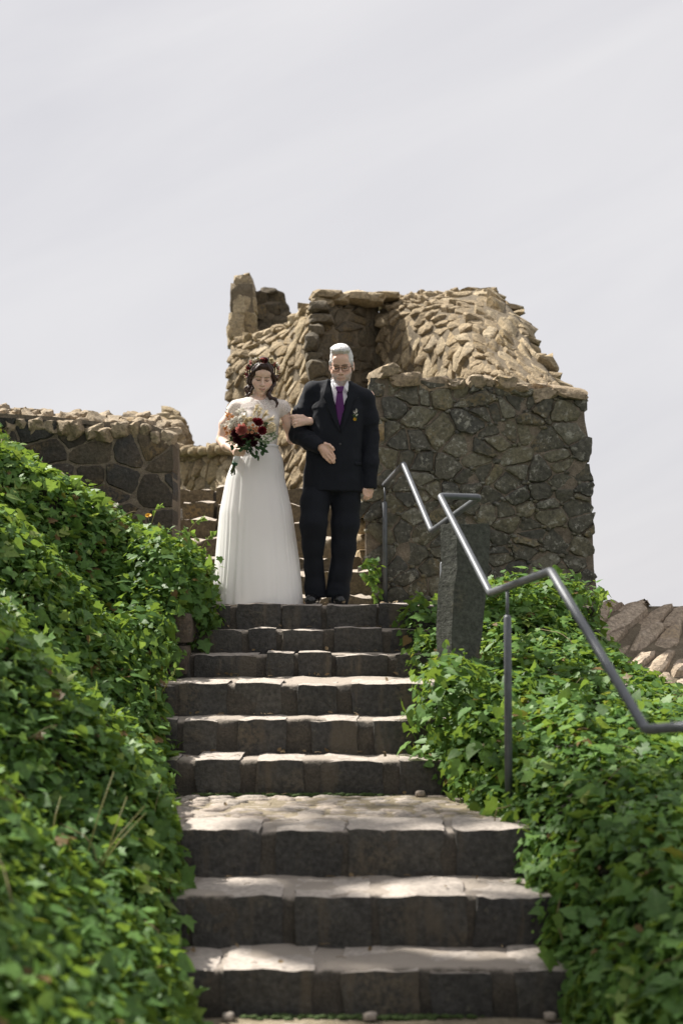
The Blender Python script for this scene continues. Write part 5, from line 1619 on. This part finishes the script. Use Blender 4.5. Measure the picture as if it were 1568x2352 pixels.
# bodice and lace yoke
def lace_mat():
    t = NT('lace')
    p = t.node('ShaderNodeTexCoord').outputs['Object']
    sep = t.node('ShaderNodeSeparateXYZ', {0: p})
    v = t.node('ShaderNodeTexVoronoi', {'Vector': p, 'Scale': 105.0}, feature='DISTANCE_TO_EDGE')
    v2 = t.node('ShaderNodeTexVoronoi', {'Vector': p, 'Scale': 14.0})
    rings = t.math('SINE', t.math('MULTIPLY', v2.outputs['Distance'], 150.0))
    hole = t.step(v.outputs['Distance'], 0.16, 0.26)
    band = t.step(rings, -0.2, 0.5)
    open_ = t.math('MULTIPLY', t.math('MULTIPLY', hole, t.math('SUBTRACT', 1.0, t.math('MULTIPLY', band, 0.7))), 0.70)
    yoke = t.step(sep.outputs[2], 0.035, 0.065)
    open_ = t.math('MULTIPLY', open_, yoke)
    b = t.bsdf(Base_Color=(0.86, 0.83, 0.79), Roughness=0.8, Normal=t.bump(t.math('SUBTRACT', 1.0, hole), 0.5, 0.004))
    tr = t.node('ShaderNodeBsdfTranslucent', {'Color': (0.9, 0.86, 0.8)})
    cl = t.node('ShaderNodeMixShader', {0: 0.3, 1: b.outputs[0], 2: tr.outputs[0]})
    tp = t.node('ShaderNodeBsdfTransparent')
    return t.done(t.node('ShaderNodeMixShader', {0: open_, 1: cl.outputs[0], 2: tp.outputs[0]}).outputs[0])
M['lace'] = lace_mat()
f = Field((-.92, 9.8, 0.98), (-.24, 10.3, 1.56), 0.005)
f.column(secs([(452, 447, .060, .057, 0.01), (485, 446, .121, .069, 0.01), (520, 445, .166, .085, 0.01), (560, 446, .157, .095, 0.0), (640, 450, .142, .105, -.005), (760, 455, .126, .096, 0), (868, 455, .116, .09, 0)]), 0.02)
for x in (-1, 1): f.ell(q(450 + 82 * x, 655, -.075), (.064, .056, .064), None, 0.03)
f.chain([q(250, 545, .0), q(194, 606, .01)], [.043, .046], 0.03)
f.chain([q(642, 545, .0), q(680, 598, .025)], [.043, .046], 0.03)
f.cone(q(390, 486, .01), q(262, 528, .0), .028, .040, 0.03); f.cone(q(505, 486, .01), q(632, 528, .0), .028, .040, 0.03)
for (a, b) in ((q(178, 612, .01), q(140, 700, .012)), (q(690, 612, .03), q(712, 700, .05))): f.cone(a, b, .052, .075, .006, 'sub')
f.cone(q(448, 440, -.02), q(450, 380, -.03), .058, .075, .006, 'sub')
V, Q_ = f.mesh()
V = cloth_folds(V, Q_, [((26, 26, 12), 0.002, 4, None, None)])
field_obj('lace_bodice', V, Q_, M['lace'], bride)
# skirt of layered tulle
SK = [(852, 455, .119, .094), (872, 454, .126, .10), (900, 450, .140, .112), (960, 440, .172, .138), (1040, 428, .192, .155), (1120, 416, .207, .168), (1400, 420, .258, .195), (1800, 430, .297, .215), (2166, 432, .322, .228)]
rk = np.random.default_rng(12)
ph = rk.uniform(0, 6.28, 12); amps = rk.uniform(.4, 1.0, 12)
def skirt(name, shrink, seed, mat, parent):
    nu, nv = 260, 70
    V = []; Fc = []
    ztop = q(0, SK[0][0]).z
    for j in range(nv + 1):
        t = j / nv
        zy = SK[0][0] + (SK[-1][0] - SK[0][0]) * (t ** 1.15)
        cx_ = np.interp(zy, [s[0] for s in SK], [s[1] for s in SK]); rx_ = np.interp(zy, [s[0] for s in SK], [s[2] for s in SK]); ry_ = np.interp(zy, [s[0] for s in SK], [s[3] for s in SK])
        c_ = q(cx_, zy)
        fade = min(1, t / 0.12) 
        for i in range(nu):
            a = 2 * math.pi * i / nu
            aw = a + 0.10 * math.sin(3 * a + ph[3]) + 0.05 * t * math.sin(2 * t * 3 + a * 5 + seed)
            pl = sum(amps[k] * math.cos(aw * n_ + ph[k] + seed) for k, n_ in enumerate((9, 14, 21, 27, 38))) / 3.0
            pl = math.copysign(abs(pl) ** 0.8, pl) * (0.55 + 0.75 * math.sin(2.3 * a + 1.1 * t + 0.7) ** 2 * (0.6 + 0.4 * math.sin(5 * a)))
            r_ = 1 + (0.010 + 0.017 * t) * fade * pl - shrink
            z = max(0.006, c_.z - 0.0) + (0.004 * pl if j == nv else 0)
            V.append(Vector((c_.x + math.cos(a) * rx_ * r_, DPP + math.sin(a) * ry_ * r_, z)))
    for j in range(nv):
        for i in range(nu):
            a = j * nu + i; b = j * nu + (i + 1) % nu
            Fc.append((a, b, b + nu, a + nu)[::-1])
    return add_obj(name, V, Fc, mat, parent)
sk = skirt('skirt', 0.0, 0.0, M['tulle'], bride)
skirt('underskirt', 0.06, 1.3, M['tulle'], sk)
wb = MB()
for zy_, r_ in ((853, .004),):
    ring = []
    for k in range(49):
        a = 2 * math.pi * k / 48
        c_ = q(455, 862); ring.append(Vector((c_.x + math.cos(a) * .124, DPP + math.sin(a) * .099, c_.z)))
    wb.add(*tube(ring, .009, 8, False))
wb.build('waistband', M['shirt'], bride)
# hair: dark, parted, pinned back with curls over the shoulders
f = Field(HB.o - np.array((.2, .2, .3)), HB.o + .2, 0.004)
HB.ell(f, (0, .026, .048), (.080, .106, .096), 0.015)
HB.ell(f, (0, .07, -.03), (.066, .06, .075), 0.03)
for x in (-1, 1):
    HB.cone(f, (.018 * x, -.078, .100), (.080 * x, -.040, .015), .020, .016, 0.02)
    HB.cone(f, (.082 * x, -.030, .012), (.088 * x, .010, -.055), .015, .018, 0.02)
HB.ell(f, (.008, -.125, -.022), (.066, .085, .106), 0.010, 'sub')
def curl(f, a, b, rad, turns, r0, r1, ph=0.0):
    a = np.array(a); b = np.array(b); d = b - a
    n, u, v = basis(d)
    pts = []
    for t in np.linspace(0, 1, 9 * max(1, int(turns)) + 6):
        w_ = rad * (0.5 + 0.5 * math.sin(min(1, t * 2) * 1.57))
        pts.append(a + d * t + np.array(u) * w_ * math.cos(turns * 6.283 * t + ph) + np.array(v) * w_ * math.sin(turns * 6.283 * t + ph))
    f.chain(pts, np.linspace(r0, r1, len(pts)), 0.006)
for (a, b, r_, tn, r0, r1, p0) in (((384, 300, -.02), (358, 436, .0), .010, 2, .012, .006, 0), ((372, 290, .0), (330, 446, .02), .012, 2, .012, .005, 1), ((392, 320, -.04), (388, 420, -.05), .009, 1, .012, .006, 2), ((378, 330, .0), (366, 462, -.02), .010, 2, .010, .005, 3),
                                  ((575, 290, .0), (545, 400, -.05), .010, 1, .013, .010, 0), ((556, 330, -.01), (528, 420, -.03), .010, 1, .014, .010, 2)):
    curl(f, q(*a), q(*b), r_, tn, r0, r1, p0)
f.chain([q(548, 390, -.05), q(522, 430, -.07), q(540, 462, -.085), q(578, 475, -.092), q(594, 505, -.096), q(588, 530, -.098), q(582, 545, -.098)], [.014, .014, .013, .011, .009, .006, .003], .008)
f.chain([q(530, 400, -.04), q(516, 440, -.065), q(536, 470, -.08), q(562, 470, -.088)], [.012, .012, .009, .004], .008)
V, Q_ = f.mesh()
L = HB.loc(V)
V = V + vnormals(V, Q_) * (0.0024 * np_noise(np.stack([np.abs(L[:, 0]), L[:, 1], L[:, 2] - np.abs(L[:, 0])], 1), (60, 60, 120), 5) + 0.0016 * np_noise(L, (150, 150, 50), 9))[:, None]
field_obj('hair', V, Q_, M['dark_hair'], bride)
# wreath of small flowers
rw = np.random.default_rng(17)
wreath = MB(); wmats = [FM['leaf'], FM['burgundy'], FM['red'], FM['cream'], FM['pink'], FM['white']]
ringp = []
def wring(a): return np.array((.089 * math.sin(a), .010 - .066 * math.cos(a), .036 + .100 * math.cos(a)))
for k in range(41):
    a = 2 * math.pi * k / 40
    ringp.append(Vector(HB.w(wring(a))))
wreath.add(*tube(ringp, 0.005, 6, False), m=0)
for k in range(92):
    a = 2 * math.pi * (k + rw.uniform(-.3, .3)) / 92
    base = wring(a)
    nrm_ = (base - np.array((0, .03, .03))); nrm_ = nrm_ / np.linalg.norm(nrm_) + rw.normal(0, .2, 3) + np.array((0, -.35, 0))
    c_ = HB.w(base + nrm_ * .013 + rw.normal(0, .005, 3)); nw = HB.R @ nrm_
    if rw.uniform() < 0.68:
        mb_ = bloom(rw, c_, nw, rw.uniform(.014, .023), 2, 6, .6); wreath.add(mb_.V, mb_.F, int(rw.choice([1, 2, 2, 2, 3, 3, 4, 4, 5])))
    for _ in range(2):
        d = nw + rw.normal(0, .8, 3)
        wreath.add(*leaflet(rw, c_, d, rw.uniform(.015, .028), .010), m=0)
wo = wreath.build('flower_wreath', wmats, bride)
D_, Fc = ico(2)
for x in (-1,):
    add_obj('earring', D_ * .005 + np.array(HB.w((.082 * x, .0, -.045))), Fc, M['eye'], bride)

# ------------------------------------------------------------------ bouquet
rb = np.random.default_rng(23)
BC = q(372, 742, -.27)
bouquet = empty('bouquet', BC, 'bridal bouquet of pink, dark red and cream flowers with trailing greenery in the bride\'s hand', 'bouquet')
def put_bloom(zx, zy, dy, r, m, name, layers=4, per=8, cup=.6, n=None):
    c_ = q(zx, zy, -.27 + dy)
    nn_ = (c_ - (BC + Vector((0, .12, -.05)))).normalized() if n is None else Vector(n)
    nn_ = (nn_ + Vector((0, -.7, .1))).normalized()
    o = bloom(rb, c_, nn_, r, layers, per, cup).build(name, FM[m], bouquet)
    return o, c_, nn_
put_bloom(310, 735, -.075, .036, 'pink', 'garden_rose', 5, 8, .8)
for (x, y, r_) in ((440, 672, .026), (466, 738, .027), (416, 655, .018)): put_bloom(x, y, -.06, r_, 'red', 'dahlia', 5, 10, .5)
for (x, y, r_) in ((256, 760, .028), (345, 810, .030), (395, 830, .028), (300, 830, .027), (268, 808, .025), (430, 790, .022), (378, 770, .024)): put_bloom(x, y, -.03, r_, 'burgundy', 'dark_flower', 4, 9, .5)
for (x, y) in ((365, 710), (398, 718), (424, 712), (355, 745), (388, 748), (420, 736), (395, 690)):
    o, c_, nn_ = put_bloom(x, y, -.085, .0115, 'peach', 'button_flower', 2, 9, .3)
    D_, Fc = ico(2)
    add_obj('flower_eye', D_ * .0055 + np.array(c_ + nn_ * .004), Fc, FM['orange'], o)
for (x, y, r_) in ((240, 665, .024), (300, 650, .026), (345, 655, .022), (218, 700, .022), (270, 690, .02), (330, 685, .02), (378, 648, .02), (260, 640, .018), (320, 628, .016)): put_bloom(x, y, -.05, r_, 'white' if x < 320 else 'cream', 'pale_flower', 3, 8, .6)
def spray(name, m, pts, L, W, n, spread=.35):
    """a stem with leaves along it"""
    mb = MB(); pp = [q(*p) for p in pts]
    mb.add(*tube(pp, .0018, 5))
    for k in range(n):
        t = rb.uniform(0.15, 1.0) * (len(pp) - 1); i = min(int(t), len(pp) - 2)
        c_ = pp[i].lerp(pp[i + 1], t - i); d = (pp[i + 1] - pp[i]).normalized()
        d = d * .7 + Vector(rb.normal(0, spread, 3)) + Vector((0, -.1, 0))
        mb.add(*leaflet(rb, c_, d, L * rb.uniform(.6, 1.2), W * rb.uniform(.7, 1.2)))
    mb.build(name, FM[m], bouquet)
c0 = (360, 790, -.27)
for pts in (([(340, 830, -.28), (380, 880, -.31), (375, 930, -.31)]), ([(380, 830, -.29), (420, 880, -.32), (430, 945, -.32)]), ([(300, 840, -.29), (310, 870, -.31), (340, 890, -.31)]), ([(420, 800, -.3), (470, 850, -.32), (500, 870, -.32)]), ([(400, 850, -.3), (450, 880, -.33), (475, 895, -.33)])): spray('leaf_spray', 'leaf', pts, .045, .026, 9, .5)
for pts in (([(440, 780, -.3), (510, 790, -.33), (585, 770, -.33)]), ([(450, 800, -.3), (520, 825, -.33), (570, 800, -.33)]), ([(470, 760, -.3), (530, 760, -.32), (575, 740, -.31)]), ([(400, 780, -.32), (450, 810, -.35), (520, 840, -.35)])): spray('sage_spray', 'sage', pts, .026, .015, 16, .5)
for pts in (([(430, 690, -.3), (500, 660, -.31), (545, 640, -.3)]), ([(460, 700, -.3), (520, 690, -.31), (555, 680, -.3)]), ([(420, 650, -.29), (440, 600, -.29), (455, 560, -.28)]), ([(480, 720, -.3), (530, 720, -.31), (560, 710, -.3)]), ([(470, 760, -.31), (520, 745, -.32), (568, 735, -.3)]), ([(450, 670, -.3), (480, 620, -.3), (500, 590, -.3)]), ([(395, 640, -.28), (405, 580, -.28), (430, 530, -.27)])): spray('plume', 'cream', pts, .034, .008, 44, .3)
for pts in (([(250, 690, -.3), (200, 640, -.3), (185, 600, -.3)]), ([(230, 720, -.3), (185, 700, -.3), (165, 720, -.3)]), ([(240, 740, -.3), (190, 750, -.3), (180, 775, -.3)]), ([(270, 670, -.3), (235, 625, -.3), (215, 600, -.3)])): spray('orange_spray', 'orange', pts, .024, .012, 12, .5)
for pts in (([(300, 660, -.29), (310, 600, -.28), (318, 545, -.27)]), ([(340, 650, -.29), (345, 590, -.28), (290, 560, -.27)]), ([(260, 680, -.29), (225, 650, -.29), (190, 655, -.29)]), ([(380, 650, -.29), (410, 600, -.28), (420, 545, -.27)]), ([(240, 700, -.3), (180, 690, -.3), (150, 690, -.29)]), ([(280, 650, -.29), (290, 600, -.28), (280, 570, -.27)])): spray('white_spray', 'white', pts, .026, .009, 22, .5)
for pts in (([(470, 700, -.3), (490, 680, -.31), (505, 685, -.31)]), ([(260, 780, -.3), (215, 800, -.3), (205, 830, -.3)]), ([(330, 790, -.33), (360, 830, -.35), (350, 850, -.34)]), ([(240, 820, -.29), (225, 850, -.29), (240, 870, -.29)])): spray('leaf_spray', 'leaf', pts, .034, .02, 10, .6)
V, Fc = ico(3)
V = V * np.array((.075, .06, .06)) + np.array(q(350, 765, -.25))
add_obj('foliage_core', V * 1.0, Fc, FM['leaf'], bouquet)
sm = 0
for k in range(14):
    a = rb.uniform(0, 6.28); r_ = rb.uniform(.2, 1.0)
    p0 = q(310, 850, -.225); p1 = q(262, 950, -.215); p2 = q(235, 1040, -.20); p3 = q(232, 1085 + rb.uniform(-18, 22), -.195)
    o_ = Vector((math.cos(a), math.sin(a), 0)) * .013 * r_
    add_obj('stem', *tube([p0 + o_, p1 + o_ * .9, p2 + o_ * 1.1, p3 + o_ * 2.0 + Vector((rb.normal(0, .004), 0, 0))], .0032, 6), FM['stemg'], bouquet)
V, Fc = tube([q(284, 905, -.218), q(264, 950, -.214), q(250, 992, -.208)], [.021, .021, .020], 16)
add_obj('ribbon', V, Fc, M['shirt'], bouquet)
V, Fc = tube([q(250, 990, -.208), q(243, 1016, -.205)], [.0205, .020], 16)
add_obj('green_wrap', V, Fc, petal_mat('green_wrap', (0.015, 0.07, 0.035), 0.0), bouquet)
# ------------------------------------------------------------------ unseen tree, added out of frame to shade the lower stairs and right bank
rt = np.random.default_rng(44)
tree = empty('shade_tree', (-5.0, 8.9, 1.8), 'unseen leafy tree added left of the stairs to shade the lower steps', 'tree')
tb = MB()
pts_ = [Vector((-5.0, 8.9, 1.2)), Vector((-4.95, 8.85, 3.0)), Vector((-4.9, 8.7, 5.0)), Vector((-4.8, 8.6, 6.6))]
tb.add(*tube(pts_, [.22, .18, .13, .05], 12))
for k in range(9):
    a = rt.uniform(0, 6.28); s_ = pts_[2].lerp(pts_[3], rt.uniform(-.3, .8))
    e_ = s_ + Vector((math.cos(a) * 1.4, math.sin(a) * 1.4, rt.uniform(.4, 1.0)))
    tb.add(*tube([s_, s_.lerp(e_, .5) + Vector((0, 0, .15)), e_], [.07, .045, .015], 8))
tb.build('trunk', plain('bark', (0.07, 0.055, 0.04), 0.9, 0.4, 25, 0.6), tree)
nl = 1150
d = rt.normal(0, 1, (nl, 3)); d /= np.linalg.norm(d, axis=1)[:, None]
lobes = [((-5.2, 9.5, 7.0), (0.9, 1.3, 1.0)), ((-4.1, 8.4, 7.0), (1.2, 1.3, .9)), ((-5.0, 7.9, 7.2), (1.0, 1.2, 1.0))]
pos = np.zeros((nl, 3)); nrm = d.copy()
for i in range(nl):
    c_, r_ = lobes[rt.integers(0, 3)]
    pos[i] = np.array(c_) + d[i] * np.array(r_) * rt.uniform(.3, 1.0) ** .5
X, T, N = leaf_frames(rt, pos, nrm)
v, tr, e = LEAF[2]
sz = rt.uniform(.12, .22, nl)
W = (v[None, :, 0, None] * X[:, None, :] + v[None, :, 1, None] * T[:, None, :] + v[None, :, 2, None] * N[:, None, :]) * sz[:, None, None] + pos[:, None, :]
me = fast_mesh('crown', W.reshape(-1, 3) - np.array(tree.location), (tr[None] + (np.arange(nl) * len(v))[:, None, None]).reshape(-1, 3))
ca_ = me.color_attributes.new('leaf', 'FLOAT_COLOR', 'POINT')
cc = np.ones((nl * len(v), 4), np.float32); cc[:, 0] = np.repeat(rt.uniform(0.2, .7, nl), len(v)); cc[:, 1] = 0; cc[:, 2] = 0
ca_.data.foreach_set('color', cc.ravel())
link_mesh('crown', me, M['ivy'], tree, tree.location)

# ------------------------------------------------------------------ small plants on the left bank, moss
rs = np.random.default_rng(71)
def leafmat(name, cols):
    t = NT(name)
    n = t.noise(t.node('ShaderNodeTexCoord').outputs['Object'], 30, 4)
    c = t.ramp(n, [(0.3, cols[0]), (0.7, cols[1])])
    b = t.bsdf(Base_Color=c, Roughness=0.5)
    tr = t.node('ShaderNodeBsdfTranslucent', {'Color': c})
    return t.done(t.node('ShaderNodeMixShader', {0: 0.45, 1: b.outputs[0], 2: tr.outputs[0]}).outputs[0])
M['fresh'] = leafmat('fresh_leaf', [(0.16, 0.26, 0.04), (0.24, 0.34, 0.07)])
M['straw'] = leafmat('straw_stalk', [(0.28, 0.28, 0.10), (0.36, 0.34, 0.14)])
def blade(base, d, L, W, bend):
    d = Vector(d).normalized(); s_ = d.cross(Vector((0, 1, 0.2))).normalized(); V = []; Fc = []
    for i in range(7):
        t = i / 6; w = W * math.sin(math.pi * min(1, .12 + t * .88)) ** .8
        c_ = Vector(base) + d * L * t + Vector((0, -bend * t * t * .4, -bend * t * t))
        V += [c_ - s_ * w * .5, c_ + Vector((0, .12 * w, -.1 * w)), c_ + s_ * w * .5]
    for i in range(6):
        for k in (0, 1): a = i * 3 + k; Fc.append((a, a + 1, a + 4, a + 3))
    return V, Fc
def ground_at(x, y, D0):
    """walk along the picture ray until it meets the left bank"""
    for D in np.arange(4.0, 10.95, 0.02):
        p = P(x, y, D)
        if p.z < bankL(p.x, p.y) + 0.04: return p
    return P(x, y, D0)
pl = ground_at(205, 1162, 10.3)
plant = empty('dock_plant', pl, 'fresh yellow green plant with upright lance shaped leaves at the foot of the left wall', 'plant')
for (dx, dz, L, W) in ((-.35, 1, .17, .05), (-.12, 1, .14, .045), (.2, .9, .15, .05), (.65, .8, .17, .06), (.9, .55, .16, .06), (-.8, .6, .13, .045), (.05, .7, .12, .04), (.5, .4, .12, .05)):
    add_obj('leaf', *blade(pl + Vector((dx * .04, rs.normal(0, .02), 0)), (dx, rs.normal(-.2, .2), dz), L, W, .03), M['fresh'], plant)
def flower(px, py, h, name, label, cat, petm, r):
    g = ground_at(px, py + h, 10.0); top = P(px, py, g.y)
    rt_ = empty(name, g, label, cat)
    add_obj('stem', *tube([g - Vector((0, 0, .03)), g.lerp(top, .5) + Vector((.006, 0, 0)), top], .002, 5), FM['stemg'], rt_)
    if petm == 'puff':
        D_, Fc = ico(2); mb = MB()
        for v in D_[::2]:
            mb.add(*leaflet(rs, top + Vector(v) * r * .3, v, r * .75, r * .28))
        mb.build('seed_head', FM['white'], rt_)
    else:
        bloom(rs, top, (0, -.6, .7), r, 2, 12, .3).build('flower_head', petm, rt_)
flower(267, 1160, 26, 'dandelion_clock', 'white dandelion seed head in the left ivy below the wall', 'flower', 'puff', .022)
flower(341, 1186, 30, 'dandelion', 'small yellow flower in the left ivy in front of the wall', 'flower', FM['yellow'], .022)
def sprout(name, pts, nleaf, label, mats=None, L=.05, W=.022, base=None):
    P0 = [P(*p) for p in pts]
    rt_ = empty(name, P0[0], label, 'plant', 'young shoots on the left bank')
    add_obj('stem', *tube(P0, .0022, 5), M['straw'], rt_)
    for k in range(nleaf):
        t = rs.uniform(.25, 1) * (len(P0) - 1); i = min(int(t), len(P0) - 2)
        c_ = P0[i].lerp(P0[i + 1], t - i)
        add_obj('leaf', *leaflet(rs, c_, (P0[i + 1] - P0[i]).normalized() * .6 + Vector(rs.normal(0, .5, 3)), L * rs.uniform(.6, 1.2), W * rs.uniform(.8, 1.2)), mats or M['fresh'], rt_)
g1 = ground_at(345, 1215, 10); sprout('shoot', [(345, 1215, g1.y), (352, 1190, g1.y), (360, 1168, g1.y), (372, 1160, g1.y)], 9, 'forked green shoot rising beside the yellow flower on the left bank')
g1 = ground_at(428, 1240, 10); sprout('shoot', [(428, 1240, g1.y), (438, 1212, g1.y - .03), (452, 1196, g1.y - .05), (472, 1188, g1.y - .06)], 12, 'pale leafy shoot leaning right over the upper steps')
g1 = ground_at(175, 1140, 10); sprout('shoot', [(175, 1140, g1.y), (170, 1118, g1.y), (160, 1105, g1.y)], 7, 'short sprig left of the upright dock leaves by the wall')
g1 = ground_at(392, 1585, 8.3); sprout('shoot', [(372, 1590, 8.35), (388, 1565, 8.3), (400, 1545, 8.25), (404, 1530, 8.25)], 6, 'thin runner poking out of the ivy over the fourth step')
g1 = ground_at(485, 1280, 9.8); sprout('shoot', [(462, 1262, 9.8), (474, 1240, 9.75), (482, 1232, 9.7), (492, 1229, 9.7)], 9, 'sunlit shoot at the right tip of the left ivy beside the dress')
stalks = empty('grass_stalks', ground_at(215, 1985, 5.5), 'pale dry grass stalks leaning through the ivy on the lower left bank', 'grass', None)
for (x0, y0, x1, y1) in ((196, 1978, 262, 1772), (214, 2000, 332, 1852), (224, 1998, 336, 1866), (238, 1990, 292, 1830), (118, 1930, 140, 1830), (352, 1880, 372, 1800)):
    g = ground_at(x0, y0, 5.6); D1 = g.y - .12
    a, b = P(x0, y0, D1), P(x1, y1, D1 + .1)
    add_obj('stalk', *tube([a, a.lerp(b, .5) + Vector((0, -.01, .012)), b], [.0035, .003, .0016], 5), M['straw'], stalks)
for (n_, x0, x1, y_, z_, c_) in ((240, -1.0, 0.35, 7.925, -1.046, 0), (160, -0.45, 0.6, 5.855, Z0, 1)):
    mb = MB(); D_, Fc = ico(1)
    for k in range(n_):
        t = rs.beta(1.6, 1.6)
        r_ = rs.uniform(.006, .016)
        mb.add(D_ * np.array((r_ * 1.6, r_, r_ * .7)) + np.array((x0 + (x1 - x0) * t, y_ - abs(rs.normal(0, .02)), z_ + .004 + rs.uniform(0, .008))), Fc)
    o = mb.build('moss', plain('moss', (0.035, 0.06, 0.012), 0.95, 0.5, 60), None)
    o['kind'] = 'stuff'

# dry leaves and bits of twig lying in the corners of the treads
mb = MB()
for k in range(150):
    n = int(rs.integers(0, 9)); D, zt = STEPS[n]
    back = (STEPS[n - 1][0] if n else 10.4)
    y = back - abs(rs.normal(0.02, .05)) if rs.uniform() < .65 else rs.uniform(D + .03, back)
    x = rs.uniform(-1.0, .75) if n < 6 else rs.uniform(-.85, .95)
    c_ = Vector((x, max(D + .03, y - .02), zt + .016))
    if rs.uniform() < .6:
        mb.add(*leaflet(rs, c_, (rs.normal(0, 1), rs.normal(0, 1), .25), rs.uniform(.02, .045), rs.uniform(.012, .025)))
    else:
        d_ = Vector((rs.normal(0, 1), rs.normal(0, .5), 0)).normalized() * rs.uniform(.02, .05)
        mb.add(*tube([c_, c_ + d_ * .5 + Vector((0, 0, .004)), c_ + d_], .0015, 4))
o = mb.build('leaf_litter', plain('dry_leaf', (0.16, 0.11, 0.055), 0.8, 0.5, 40), None); o['kind'] = 'stuff'
